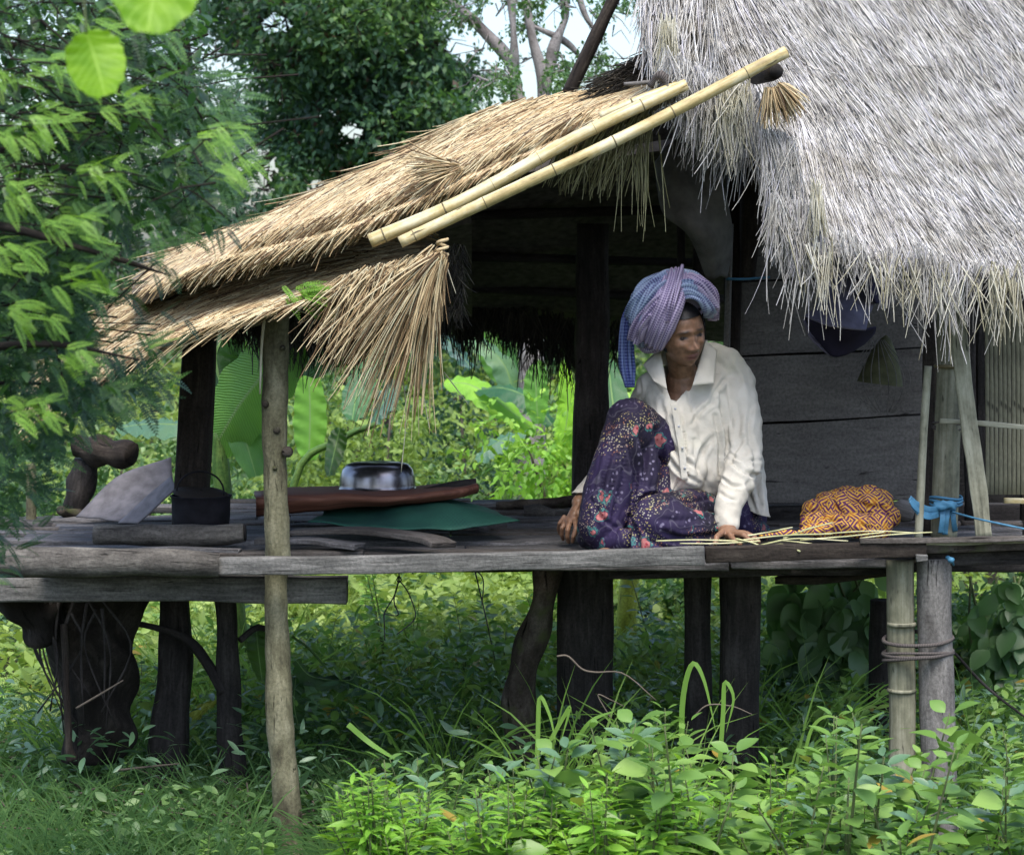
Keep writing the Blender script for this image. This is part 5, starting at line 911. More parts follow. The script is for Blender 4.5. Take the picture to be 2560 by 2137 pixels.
# ---- shirt
sg = Geo()
chain(sg, [(1632, 965, 8.56), (1700, 935, 8.58), (1770, 930, 8.6), (1845, 975, 8.6)], [.052, .05, .052, .062]); chain(sg, [(1772, 876, 8.61), (1822, 900, 8.60), (1848, 955, 8.6)], [.030, .045, .056]); chain(sg, [(1668, 990, 8.52), (1690, 1080, 8.47), (1712, 1180, 8.44)], [.075, .085, .08]); chain(sg, [(1760, 990, 8.55), (1765, 1090, 8.52), (1768, 1185, 8.50)], [.088, .10, .095])
chain(sg, [(1815, 1000, 8.6), (1830, 1100, 8.64), (1850, 1220, 8.70)], [.085, .085, .075]); chain(sg, [(1850, 1050, 8.68), (1878, 1180, 8.72), (1893, 1262, 8.63), (1902, 1296, 8.60)], [.055, .05, .040, .032]); chain(sg, [(1700, 1185, 8.43), (1760, 1215, 8.46)], [.06, .045])
chain(sg, [(1685, 1190, 8.42), (1675, 1225, 8.40)], [.035, .022])
sl = Geo(); SL = [(1846, 978, 8.57), (1862, 1060, 8.50), (1862, 1150, 8.42), (1842, 1210, 8.32), (1822, 1262, 8.25), (1817, 1308, 8.22)]; SR_ = [.060, .062, .060, .056, .047, .041]
chain(sg, SL, SR_); chain(sg, [(1622, 972, 8.57), (1606, 1010, 8.64), (1535, 1150, 8.78), (1450, 1246, 8.56)], [.052, .048, .045, .034])
SV, SF = remesh(sg, .0052, 5, .5)
F_ = [([(1800, 985), (1812, 1060), (1822, 1120)], 5.6, 0.0150), ([(1787, 1040), (1800, 1110), (1800, 1190)], 4.8, 0.0137), ([(1880, 1010), (1870, 1080), (1890, 1140)], 5.6, 0.0075), ([(1825, 1150), (1860, 1180), (1895, 1190)], 4.8, 0.0150), ([(1815, 1125), (1850, 1150), (1900, 1150)], 4.0, 0.0100),
      ([(1806, 1196), (1828, 1212), (1852, 1216)], 4.0, 0.0125), ([(1800, 1232), (1818, 1244), (1838, 1250)], 4.0, .006), ([(1885, 1130), (1890, 1200), (1900, 1270)], 5.6, 0.0125), ([(1868, 1210), (1880, 1250), (1890, 1285)], 4.8, 0.0112), ([(1905, 1170), (1915, 1230), (1922, 1280)], 4.0, 0.0075),
      ([(1700, 1015), (1712, 1100), (1722, 1200)], 3.2, 0.0063), ([(1652, 1000), (1668, 1080), (1700, 1150)], 5.6, 0.0100), ([(1668, 1090), (1690, 1130), (1740, 1170)], 4.8, 0.0100), ([(1790, 1000), (1750, 1030), (1730, 1060)], 4.8, 0.0075), ([(1785, 1090), (1755, 1130), (1745, 1190)], 6.4, 0.0137), ([(1675, 1150), (1700, 1180), (1745, 1205)], 4.8, 0.0125), ([(1735, 1100), (1740, 1150), (1760, 1200)], 4.8, 0.0075),
      ([(1820, 940), (1790, 975), (1775, 1010)], 4.8, 0.0063), ([(1830, 900), (1855, 940), (1870, 990)], 6, -.004), ([(1840, 1010), (1850, 1060), (1845, 1110)], 6.4, 0.0063), ([(1860, 1095), (1835, 1130), (1822, 1160)], 4.8, 0.0100), ([(1695, 1200), (1690, 1215), (1683, 1235)], 3.2, 0.0100), ([(1598, 950), (1600, 985), (1585, 1010)], 4.0, 0.0088), ([(1625, 925), (1640, 960), (1660, 990)], 4.0, 0.0050)]
SV = strokes(SV, SF, F_); N_ = vnorm(SV, SF); x, y = Q(SV); SV = SV + N_ * (.0032 * wob(np.stack([x / 60 + y / 150, y / 70 - x / 160, SV[:, 1] * 4], 1), .8, 7) + .0016 * wob(np.stack([x / 24, y / 34], 1), 1., 8))[:, None]
x, y = Q(SV); SV[:, 2] = np.maximum(SV[:, 2], 1.0)
def inpoly(x, y, poly):
    poly = np.array(poly, float); c = np.zeros(len(x), bool); j = len(poly) - 1
    for i in range(len(poly)):
        xi, yi = poly[i]; xj, yj = poly[j]; c ^= ((yi > y) != (yj > y)) & (x < (xj - xi) * (y - yi) / (yj - yi + 1e-9) + xi); j = i
    return c
def snap(V, x, y, line, lim=9.):
    """vertices just past the cut line slide onto it, so the cloth edge is clean"""
    p = np.array(line, float); best = np.full(len(x), 1e9); dx = np.zeros(len(x)); dz = np.zeros(len(x))
    for a, b in zip(p[:-1], p[1:]):
        t_ = np.clip(((x - a[0]) * (b[0] - a[0]) + (y - a[1]) * (b[1] - a[1])) / ((b - a) @ (b - a)), 0, 1); cx, cy = a[0] + t_ * (b[0] - a[0]) - x, a[1] + t_ * (b[1] - a[1]) - y; d = np.hypot(cx, cy); m = d < best; best[m] = d[m]; dx[m] = cx[m]; dz[m] = cy[m]
    return dx, dz, best
def cutaway(V, x, y, bad, line, lim=9.):
    dx, dz, d = snap(V, x, y, line); m = bad & (d < lim); k = V[:, 1] / FPX; V = V.copy(); V[m, 0] += (dx * k)[m]; V[m, 2] -= (dz * k)[m]; return V, bad & ~m
hole = inpoly(x, y, [(1640, 850), (1652, 925), (1666, 970), (1682, 1012), (1712, 982), (1735, 958), (1748, 915), (1775, 850)]) & (N_[:, 1] < .35) & (SV[:, 1] < 8.62)
hemcut = (y > np.interp(x, [1640, 1700, 1760, 1862, 1900, 1940], [1232, 1226, 1232, 1272, 1286, 1296])) & (x < 1945) & (SV[:, 1] > 8.36)
neck = ((SV - P(1712, 925, 8.56)) ** 2).sum(1) < .052 ** 2
HP = [(1640, 850), (1652, 925), (1666, 970), (1682, 1012), (1712, 982), (1735, 958), (1748, 915), (1775, 850)]; SV, hole = cutaway(SV, x, y, hole, HP); HM = list(zip([1640, 1700, 1760, 1862, 1900, 1960], [1232, 1226, 1232, 1272, 1286, 1298])); SV, hemcut = cutaway(SV, x, y, hemcut, HM, 18.); bad = hole | hemcut | neck; fk = ~bad[SF].any(1); g = Geo().add(SV, SF[fk])
t = MT('white_cotton'); v = t.co('Object', rand=False); a = t.noise(v, 9., 4.); b_ = t.noise(v, 350., 2.); c_ = t.mix(t.step(a, .35, .75), (.52, .495, .43), (.64, .62, .56)); c_ = t.mix(t.step(t.noise(v, 5., 3.), .58, .75), c_, (.52, .50, .38)); t.bump(t.math('ADD', t.math('MULTIPLY', b_, .12), t.noise(v, 42., 5., .6, .6)), .45, .006); M['shirt'] = t.leafy(t.done(c_, .85, .15) and c_, (.5, .5, .42), .08, .85, .15)
shirt = g.build('shirt', M['shirt'], person); so = shirt.modifiers.new('t', 'SOLIDIFY'); so.thickness = .0022; so.offset = -1
def patch(name, corners, m, parent, th=.003, n=14, bul=.008, seed=0, fold=.002):
    a, b2, c, d = PP(corners); s, t2 = np.meshgrid(np.linspace(0, 1, n), np.linspace(0, 1, n)); s = s[..., None]; t2 = t2[..., None]; G = (a * (1 - s) + b2 * s) * (1 - t2) + (d * (1 - s) + c * s) * t2
    G = G + np.array([0, -1., 0]) * (bul * np.sin(np.pi * s) * np.sin(np.pi * t2) + fold * wob(G * 18, 1., seed)[..., None]); g = Geo().add(G, q(np.arange(n * n).reshape(n, n))); o = g.build(name, m, parent); so = o.modifiers.new('t', 'SOLIDIFY'); so.thickness = th; so.offset = 0; return o
patch('collar_stand', [(1648, 872, 8.50), (1650, 915, 8.50), (1768, 905, 8.64), (1768, 853, 8.62)], M['shirt'], shirt, bul=-.03) ; patch('collar_stand', [(1700, 850, 8.66), (1700, 930, 8.66), (1772, 930, 8.54), (1768, 850, 8.51)], M['shirt'], shirt, bul=-.02)
patch('collar', [(1650, 868, 8.47), (1608, 912, 8.49), (1634, 952, 8.41), (1668, 975, 8.39)], M['shirt'], shirt, seed=1, bul=.012); patch('collar', [(1764, 852, 8.50), (1792, 876, 8.52), (1784, 958, 8.42), (1731, 964, 8.40)], M['shirt'], shirt, seed=2, bul=.014)
g = Geo(); pl_ = PP([(1684, 1008, 8.385), (1694, 1060, 8.372), (1704, 1120, 8.358), (1712, 1200, 8.352)]); sweep(g, catmull(pl_, 30), rrect(.022, .003, .4), 1., hint=(0, 1, 0), jit=.001, jf=20); g.build('placket', M['shirt'], shirt)
M['button'] = plain('button', (.35, .37, .4), .3, .6, 0, .1)
for px, py in ((1688, 1022), (1697, 1066), (1706, 1120), (1712, 1170)): g = Geo(); c = P(px, py, 8.352); sweep(g, np.array([c, c + [0, -.003, 0]]), ring(10), .0045); g.build('button', M['button'], shirt)
g = Geo(); sweep(g, catmull(PP([(1822, 1268, 8.255), (1818, 1290, 8.232), (1815, 1314, 8.222)]), 10), ring(24), np.array([.041] * 10), caps=False, jit=.0015, jf=9); o = g.build('cuff', M['shirt'], shirt); so = o.modifiers.new('t', 'SOLIDIFY'); so.thickness = .003
# ---- sarong
sa = Geo()
chain(sa, [(1790, 1290, 8.74), (1680, 1150, 8.52), (1575, 1055, 8.36)], [.115, .10, .083]); chain(sa, [(1575, 1055, 8.36), (1535, 1180, 8.30), (1505, 1310, 8.28)], [.083, .080, .082]); chain(sa, [(1555, 1080, 8.42), (1500, 1230, 8.40), (1475, 1322, 8.40)], [.06, .060, .045])
chain(sa, [(1610, 1090, 8.40), (1600, 1200, 8.33), (1590, 1300, 8.30)], [.066, .062, .06]); chain(sa, [(1640, 1140, 8.46), (1640, 1240, 8.40)], [.06, .06])
chain(sa, [(1840, 1290, 8.74), (1740, 1285, 8.45), (1640, 1290, 8.17)], [.11, .092, .074]); chain(sa, [(1640, 1300, 8.16), (1720, 1325, 8.2), (1790, 1335, 8.3)], [.075, .072, .07]); chain(sa, [(1622, 1315, 8.16), (1600, 1385, 8.13)], [.055, .032]); chain(sa, [(1640, 1370, 8.14), (1770, 1370, 8.2)], [.04, .04])
chain(sa, [(1800, 1285, 8.7), (1858, 1296, 8.74)], [.12, .085]); chain(sa, [(1860, 1320, 8.6), (1905, 1330, 8.68)], [.04, .035]); chain(sa, [(1468, 1345, 8.34), (1520, 1356, 8.24), (1560, 1350, 8.2)], [.035, .036, .04])
AV, AF = remesh(sa, .0055, 4, .5)
F_ = [([(1640, 1075), (1652, 1150), (1648, 1230)], 7, 0.0203), ([(1600, 1075), (1612, 1150), (1600, 1250)], 6, 0.0145), ([(1560, 1060), (1560, 1180), (1530, 1300)], 6, 0.0087), ([(1575, 1110), (1590, 1200), (1570, 1320)], 7, 0.0174), ([(1530, 1120), (1500, 1230), (1490, 1320)], 6, 0.0101), ([(1655, 1235), (1610, 1245), (1580, 1290)], 6, 0.0203), ([(1570, 1290), (1590, 1330), (1598, 1390)], 6, 0.0188),
      ([(1660, 1330), (1710, 1345), (1790, 1335)], 6, 0.0116), ([(1650, 1300), (1720, 1300), (1790, 1290)], 7, 0.0058), ([(1690, 1240), (1720, 1255), (1780, 1245)], 5, 0.0087), ([(1480, 1250), (1500, 1290), (1540, 1320)], 5, 0.0101), ([(1620, 1350), (1690, 1375), (1780, 1362)], 5, 0.0130), ([(1630, 1265), (1660, 1240), (1710, 1232)], 4, 0.0087), ([(1520, 1080), (1540, 1040), (1580, 1020)], 5, 0.0058), ([(1545, 1140), (1520, 1260), (1515, 1340)], 4, 0.0087)]
AV = strokes(AV, AF, F_); N_ = vnorm(AV, AF); x, y = Q(AV); AV = AV + N_ * (.0035 * wob(np.stack([x / 40 + y / 260, y / 200, AV[:, 1] * 5], 1), .8, 17) + .0015 * wob(np.stack([x / 16, y / 40], 1), 1., 18))[:, None]; AV[:, 2] = np.maximum(AV[:, 2], .989)
x, y = Q(AV); cut = (y > np.interp(x, [1440, 1500, 1540, 1575, 1582, 1800], [1366, 1376, 1380, 1385, 1420, 1420])); AV, cut = cutaway(AV, x, y, cut, list(zip([1440, 1500, 1540, 1575, 1582], [1366, 1376, 1380, 1385, 1410]))); fk = ~cut[AF].any(1)
t = MT('flowered_batik'); v = t.co('Object', rand=False); wv = t.new('ShaderNodeVectorMath', operation='ADD'); nz = t.new('ShaderNodeTexNoise'); t.L(v, nz.inputs['Vector']); nz.inputs['Scale'].default_value = 6.; sc_ = t.new('ShaderNodeVectorMath', operation='SCALE'); t.L(nz.outputs['Color'], sc_.inputs[0]); sc_.inputs['Scale'].default_value = .06; t.L(v, wv.inputs[0]); t.L(sc_.outputs[0], wv.inputs[1]); w2 = wv.outputs[0]
band = t.noise(w2, 7.5, 2., .4); dots = t.step(t.vor(w2, 125.), .38, .26); c_ = t.mix(t.step(t.noise(v, 3., 3.), .4, .6), (.008, .007, .016), (.024, .016, .055))
dm = t.math('MULTIPLY', dots, t.step(band, .50, .54)); dc = t.ramp(t.vor(w2, 40., 'F1', 'Color'), [(.25, (.30, .26, .11)), (.5, (.30, .29, .25)), (.75, (.20, .09, .06))]); c_ = t.mix(dm, c_, dc)
d2 = t.math('MULTIPLY', t.step(t.vor(w2, 50.), .30, .18), t.step(band, .46, .42)); c_ = t.mix(t.math('MULTIPLY', d2, .55), c_, (.22, .20, .30))
nz3 = t.new('ShaderNodeTexNoise'); t.L(v, nz3.inputs['Vector']); nz3.inputs['Scale'].default_value = 45.; sc3 = t.new('ShaderNodeVectorMath', operation='SCALE'); t.L(nz3.outputs['Color'], sc3.inputs[0]); sc3.inputs['Scale'].default_value = .035; w3_ = t.new('ShaderNodeVectorMath', operation='ADD'); t.L(w2, w3_.inputs[0]); t.L(sc3.outputs[0], w3_.inputs[1]); w3 = w3_.outputs[0]
fl = t.vor(w3, 14.); fm = t.math('MULTIPLY', t.step(fl, .30, .26), t.step(t.noise(v, 4.2, 1.), .50, .53)); pet = t.step(t.vor(w2, 70.), .25, .4); c_ = t.mix(fm, c_, t.mix(pet, (.24, .03, .045), (.36, .13, .13))); ringm = t.math('MULTIPLY', t.math('MULTIPLY', t.step(fl, .38, .36), t.step(fl, .30, .33)), t.step(t.noise(v, 4.2, 1.), .50, .53)); c_ = t.mix(t.math('MULTIPLY', ringm, .6), c_, (.05, .22, .20))
ln = t.step(t.math('ABSOLUTE', t.math('SUBTRACT', band, .455)), .008, .004); c_ = t.mix(t.math('MULTIPLY', ln, .12), c_, (.3, .29, .34)); t.bump(t.noise(v, 60., 4.), .3, .003); M['sarong'] = t.done(c_, .75, .25)
g = Geo().add(AV, AF[fk]); sar = g.build('sarong', M['sarong'], person); so = sar.modifiers.new('t', 'SOLIDIFY'); so.thickness = .003; so.offset = -1
# ---- headwrap made of overlapping folds of checked cloth
def check_mat(name, a, b2, c, s=1.):
    t = MT(name); uv = t.new('ShaderNodeTexCoord').outputs['UV']; sx = t.new('ShaderNodeSeparateXYZ'); t.L(uv, sx.inputs[0])
    f = lambda o: t.step(t.math('SINE', t.math('MULTIPLY', o, 780. * s)), -.35, .35)
    fx, fy = f(sx.outputs[0]), f(sx.outputs[1]); big = t.noise(t.co('Object', rand=False), 9., 2.); base = t.mix(t.step(big, .42, .58), a, b2)
    cc = t.mix(t.math('MULTIPLY', fx, .5), base, c); cc = t.mix(t.math('MULTIPLY', fy, .5), cc, c); t.bump(t.noise(t.co('Object', rand=False), 70., 3.), .3, .003); return t.done(cc, .85, .15)
M['wrap_lav'] = check_mat('lavender_check', (.085, .065, .16), (.13, .10, .21), (.56, .49, .66)); M['wrap_blue'] = check_mat('blue_check', (.06, .09, .19), (.09, .09, .21), (.40, .50, .66)); M['wrap_tail'] = check_mat('blue_tail_check', (.03, .04, .17), (.045, .055, .22), (.22, .29, .52), .8)
TC = P(1680, 775, 8.46); wr = Geo()
for p_, r in (((1690, 760, 8.47), .095), ((1650, 770, 8.47), .09), ((1720, 745, 8.46), .07), ((1625, 800, 8.45), .055), ((1700, 712, 8.47), .045)): capsule(wr, P(*p_), P(*p_) + [0, .01, 0], r, r)
WV, WF = remesh(wr, .006, 4); lh = head_local(WV); kp = ~((lh[:, 1] < -.02) & (lh[:, 2] < .078) & (np.abs(lh[:, 0]) < .085)); g = Geo().add(WV, WF[kp[WF].all(1)]); wrap = g.build('headwrap', M['wrap_lav'], person)
def band(pts, w, m, thick=.016, n=46, kk=14, pleat=4, seed=0, taper=True):
    path = catmull(PP(pts), n); o = nrm(path - TC); tt = nrm(np.gradient(path, axis=0)); sd = nrm(np.cross(tt, o)); s = np.linspace(0, 1, n); ww = np.interp(s, np.linspace(0, 1, len(w)), w) / 2 * .00135; V = []; U = []; L = np.concatenate([[0], np.cumsum(np.linalg.norm(np.diff(path, axis=0), axis=1))])
    for j in range(-kk, kk + 1):
        a = j / kk; h = thick * (1 - abs(a) ** 2.6) - .004 + .0055 * np.cos(a * pleat * 2.6 + seed + 1.8 * np.sin(s * 4 + seed)) + .0026 * np.cos(a * pleat * 6 + s * 7 + seed) + .005 * np.sin(s * 7 + seed * 2 + a * 2) - (abs(a) > .97) * .006
        V.append(path + sd * (a * ww)[:, None] + o * h[:, None]); U.append(np.stack([L, a * ww], 1))
    V = np.array(V); I = np.arange(V.shape[0] * n).reshape(-1, n); F = q(I); g = Geo(); g.add(V, F, np.array(U).reshape(-1, 2)[F]); ob = g.build('cloth_fold', M[m], wrap); so = ob.modifiers.new('t', 'SOLIDIFY'); so.thickness = .004; so.offset = 0; return ob
band([(1610, 855, 8.42), (1598, 800, 8.36), (1622, 740, 8.35), (1655, 700, 8.40), (1690, 690, 8.5)], [40, 62, 62, 50, 40], 'wrap_blue', .02, seed=1)
band([(1583, 800, 8.45), (1590, 750, 8.40), (1620, 712, 8.42), (1660, 690, 8.48)], [36, 46, 44, 36], 'wrap_blue', .018, seed=2)
band([(1706, 702, 8.46), (1738, 706, 8.40), (1768, 730, 8.37), (1784, 765, 8.38), (1778, 795, 8.42)], [44, 50, 50, 42, 20], 'wrap_lav', .022, seed=3, pleat=5)
band([(1690, 730, 8.34), (1722, 722, 8.33), (1752, 738, 8.34), (1772, 768, 8.36), (1776, 790, 8.40)], [52, 52, 44, 34, 16], 'wrap_blue', .016, seed=4)
band([(1660, 690, 8.44), (1700, 682, 8.44), (1745, 700, 8.46), (1775, 740, 8.47)], [34, 36, 34, 30], 'wrap_blue', .012, seed=5)
band([(1628, 858, 8.38), (1648, 810, 8.325), (1672, 755, 8.305), (1688, 705, 8.36), (1690, 684, 8.45), (1680, 690, 8.54)], [66, 82, 74, 66, 60, 50], 'wrap_lav', .022, seed=6, pleat=6)
band([(1590, 838, 8.40), (1604, 800, 8.355), (1632, 762, 8.33), (1664, 735, 8.33)], [26, 30, 28, 18], 'wrap_lav', .030, seed=7, pleat=3)
band([(1600, 850, 8.38), (1612, 815, 8.34), (1632, 785, 8.32)], [14, 18, 10], 'wrap_lav', .030, seed=8, pleat=2)
band([(1600, 858, 8.46), (1630, 868, 8.42), (1658, 858, 8.40), (1668, 830, 8.38)], [34, 40, 36, 20], 'wrap_lav', .014, seed=9, pleat=3)
band([(1584, 790, 8.42), (1600, 752, 8.37), (1634, 716, 8.37), (1668, 700, 8.39)], [12, 18, 18, 10], 'wrap_blue', .030, seed=10, pleat=2)
band([(1592, 808, 8.39), (1614, 770, 8.34), (1644, 730, 8.33), (1668, 712, 8.35)], [10, 16, 14, 8], 'wrap_blue', .028, seed=11, pleat=2)
band([(1716, 712, 8.37), (1744, 716, 8.34), (1766, 738, 8.34), (1782, 770, 8.36)], [12, 18, 18, 12], 'wrap_lav', .028, seed=12, pleat=2)
band([(1668, 800, 8.31), (1680, 755, 8.29), (1692, 712, 8.33), (1700, 682, 8.42)], [16, 22, 24, 20], 'wrap_lav', .026, seed=13, pleat=2)
# the hanging tail
path = catmull(PP([(1588, 745, 8.50), (1572, 790, 8.50), (1566, 850, 8.49), (1567, 910, 8.49), (1574, 968, 8.50)]), 40); V = []; U = []; s = np.linspace(0, 1, 40); w_ = np.interp(s, [0, .3, .8, 1], [20, 32, 40, 22]) * .00135 / 2; kk = 16
for j in range(-kk, kk + 1): a = j / kk; V.append(path + np.array([1., 0, 0]) * (a * w_)[:, None] + np.array([0, -1., 0]) * (.010 * (1 - a * a) + .005 * np.cos(a * 12 + s * 2))[:, None]); U.append(np.stack([s * .3, a * w_ * 1.2], 1))
V = np.array(V); F = q(np.arange(V.shape[0] * 40).reshape(-1, 40)); g = Geo().add(V, F, np.array(U).reshape(-1, 2)[F]); ob = g.build('cloth_tail', M['wrap_tail'], wrap); so = ob.modifiers.new('t', 'SOLIDIFY'); so.thickness = .006; so.offset = 0
# ================================================================= THINGS ON THE PLATFORM
ZD = 1.0
def lathe(g, c, prof, K=48, sq=1., tiltm=None):
    a = np.linspace(0, 2 * math.pi, K, endpoint=False); V = np.array([[r * math.cos(t_), r * sq * math.sin(t_), z] for r, z in prof for t_ in a]); V = V if tiltm is None else V @ tiltm.T
    S = len(prof); i = np.arange(S - 1)[:, None]; j = np.arange(K)[None]; jn = (j + 1) % K; g.add(V + c, np.stack([i * K + j, i * K + jn, (i + 1) * K + jn, (i + 1) * K + j], -1).reshape(-1, 4)); return g
def sheet(name, rows, m, th=.006, n=30, wv=.004, seed=0, parent=None, f=6.):
    """cloth or sheet through rows of photo points"""
    R_ = [catmull(PP(r), n) for r in rows]; G = np.array([catmull(np.array([r[i] for r in R_]), max(10, len(rows) * 5)) for i in range(n)]); G = G + np.array([0, 0, 1.]) * (wv * wob(G, f, seed))[..., None]
    g = Geo(); F = q(np.arange(G.shape[0] * G.shape[1]).reshape(G.shape[0], G.shape[1])); V = G.reshape(-1, 3); g.add(V, F, V[F][..., [0, 1]]); o = g.build(name, m, parent); so = o.modifiers.new('t', 'SOLIDIFY'); so.thickness = th; so.offset = 0; return o
t = MT('aluminium'); n_ = t.noise(t.co('Object', rand=False), 14., 5.); M['alu'] = t.done(t.mix(t.step(n_, .35, .65), (.16, .15, .165), (.31, .30, .32)), .26, .5, .95)
basin = thing('metal_basin', 'shiny dented metal basin turned upside down on the rolled mat', 'basin', tuple(P(945, 1225, 9.0)))
g = Geo(); c = P(944, 1231, 9.05); pf = [(.150, .0), (.152, .006), (.146, .010), (.141, .012), (.139, .03), (.136, .06), (.128, .085), (.112, .103), (.09, .110), (.085, .108), (.08, .110), (.04, .111), (.002, .111)]; lathe(g, c, pf, 64, .95); o = g.build('bowl', M['alu'], basin); so = o.modifiers.new('t', 'SOLIDIFY'); so.thickness = .002
a = np.linspace(0, 2 * math.pi, 64); g = Geo(); sweep(g, np.stack([c[0] + .151 * np.cos(a), c[1] + .144 * np.sin(a), c[2] + .003 + 0 * a], 1), ring(8), .005, caps=False); g.build('rim', M['alu'], basin)
t = MT('reddish_brown_mat'); v = t.co('UV'); w_ = t.noise(t.co('UV', (4, 120, 1)), 1., 4.); M['matting'] = t.done(t.ramp(w_, [(.3, (.07, .025, .018)), (.55, (.17, .07, .045)), (.8, (.26, .13, .09))]), .65, .3)
mt = sheet('sleeping_mat', [[(640, 1288, 8.75), (820, 1272, 8.75), (1000, 1258, 8.75), (1130, 1246, 8.75), (1195, 1228, 8.8)], [(640, 1245, 8.7), (820, 1240, 8.72), (1000, 1242, 8.72), (1140, 1225, 8.75), (1195, 1215, 8.8)], [(640, 1232, 9.0), (820, 1228, 9.0), (1000, 1226, 9.0), (1150, 1218, 9.0), (1190, 1210, 9.0)], [(700, 1222, 9.35), (900, 1218, 9.35), (1050, 1218, 9.35), (1150, 1208, 9.3), (1190, 1205, 9.2)]], M['matting'], .012, 40, .003, 3)
tag(mt, 'reddish brown mat lying flat beneath the metal basin', 'mat')
g = Geo(); log(g, PP([(1060, 1238, 8.95), (1130, 1222, 8.95), (1192, 1214, 8.95)]), [.024, .027, .025], 24, 20, .003, 2, 8); ro = g.build('roll', M['dark'], None); tag(ro, 'dark rolled end of bedding sticking out right of the basin', 'roll')
ro.name = 'bedding_roll'
t = MT('green_mesh_cloth'); v = t.co('Object', rand=False); ch = t.new('ShaderNodeTexChecker'); t.L(v, ch.inputs[0]); ch.inputs['Scale'].default_value = 150; c_ = t.mix(t.math('MULTIPLY', ch.outputs['Fac'], .35), (.015, .075, .055), (.04, .17, .11)); c_ = t.mix(t.step(t.noise(v, 6., 4.), .4, .65), c_, t.mix(1., c_, (.5, .6, .7), 'MULTIPLY')); M['green_cloth'] = t.done(c_, .7, .3)
tag(sheet('cloth_sheet', [[(770, 1305, 8.58), (900, 1318, 8.52), (1060, 1325, 8.5), (1200, 1318, 8.55), (1300, 1300, 8.65)], [(800, 1290, 8.75), (920, 1292, 8.75), (1080, 1268, 8.7), (1180, 1272, 8.7), (1260, 1290, 8.75)], [(820, 1275, 8.95), (940, 1262, 8.95), (1080, 1245, 8.95), (1170, 1258, 8.95), (1230, 1280, 8.95)], [(860, 1280, 9.15), (960, 1272, 9.15), (1080, 1268, 9.15), (1160, 1268, 9.1), (1200, 1275, 9.1)]], M['green_cloth'], .004, 60, .006, 5, None, 5.), 'dark green woven cloth spread under the mat and basin', 'cloth')
g = Geo(); beam(g, pline((730, 1330, 8.42), (900, 1326, 8.38), (1060, 1345, 8.28), (1110, 1362, 8.22)), .11, .018, 26, .004, 15, 3., .15, (0, 0, 1)); tag(g.build('loose_plank', M['board_brown']), 'brown loose plank lying askew right of the pale post', 'plank')
g = Geo(); beam(g, pline((640, 1352, 8.3), (780, 1352, 8.28), (900, 1366, 8.2)), .07, .018, 20, .004, 16, 4.); tag(g.build('loose_plank', M['board']), 'short grey plank just right of the foot of the pale post', 'plank')
g = Geo(); beam(g, pline((300, 1378, 8.12), (420, 1372, 8.15), (600, 1376, 8.12)), .05, .012, 20, .004, 17, 4.); tag(g.build('loose_plank', M['board']), 'pale thin plank behind the edge log at left', 'plank')
lg = thing('firewood_log', 'thick barkless log lying on the left of the platform with a chopped end', 'log', tuple(P(430, 1340, 8.4))); g = Geo(); log(g, PP([(235, 1335, 8.35), (350, 1338, 8.35), (480, 1342, 8.35), (610, 1332, 8.35)]), [.034, .038, .036, .034], 40, 20, .005, 6, 5); g.build('log_body', M['log'], lg)
g = Geo(); c = P(612, 1332, 8.35); sweep(g, np.array([c, c + [.004, 0, 0]]), ring(14), .026, jit=.004, jf=40); g.build('cut_end', M['dark'], lg)
# grey sheets and timber at far left
M['tin'] = plain('dull_tin', (.19, .18, .19), .8, .2, 0., .45, 22)
tag(sheet('metal_sheet', [[(190, 1292, 9.3), (290, 1195, 9.35), (428, 1145, 9.4)], [(260, 1300, 9.2), (350, 1230, 9.28), (430, 1180, 9.35)], [(340, 1310, 9.1), (400, 1255, 9.2), (436, 1215, 9.3)]], M['tin'], .004, 20, .004, 1), 'large dull grey tin sheet leaning at left behind the dark squared post', 'metal sheet')
tag(sheet('metal_sheet', [[(295, 1308, 9.05), (370, 1240, 9.1), (428, 1190, 9.1)], [(345, 1310, 9.0), (395, 1262, 9.0), (440, 1222, 9.0)]], M['tin'], .004, 20, .003, 2), 'narrow pale tin strip lying in front of the large tin sheet', 'metal sheet')
sp = thing('tree_fork', 'dark forked tree stub behind the platform at far left', 'tree stub', tuple(P(190, 1300, 9.6) * [1, 1, 0])); g = Geo(); log(g, PP([(185, 1500, 9.6), (190, 1290, 9.6), (205, 1210, 9.6), (215, 1150, 9.6)]), [.06, .05, .055, .05], 30, 14, .015, 3, 6); g.build('trunk', M['dark'], sp)
g = Geo(); log(g, PP([(195, 1120, 9.6), (250, 1130, 9.55), (330, 1140, 9.5)]), [.045, .06, .05], 30, 16, .014, 4, 7); g.build('branch', M['darkbrown'], sp); g = Geo(); log(g, PP([(200, 1290, 9.58), (170, 1285, 9.5), (150, 1275, 9.45)]), [.03, .022, .02], 10, 10, .004, 5, 5); g.build('branch', M['bark'], sp)
g = Geo(); log(g, PP([(78, 1480, 9.4), (78, 1200, 9.4), (74, 1160, 9.4)]), [.02, .02, .018], 14, 10, .003, 5); tag(g.build('stake', M['trunkpale']), 'thin pale stake standing at the far left edge', 'stake')
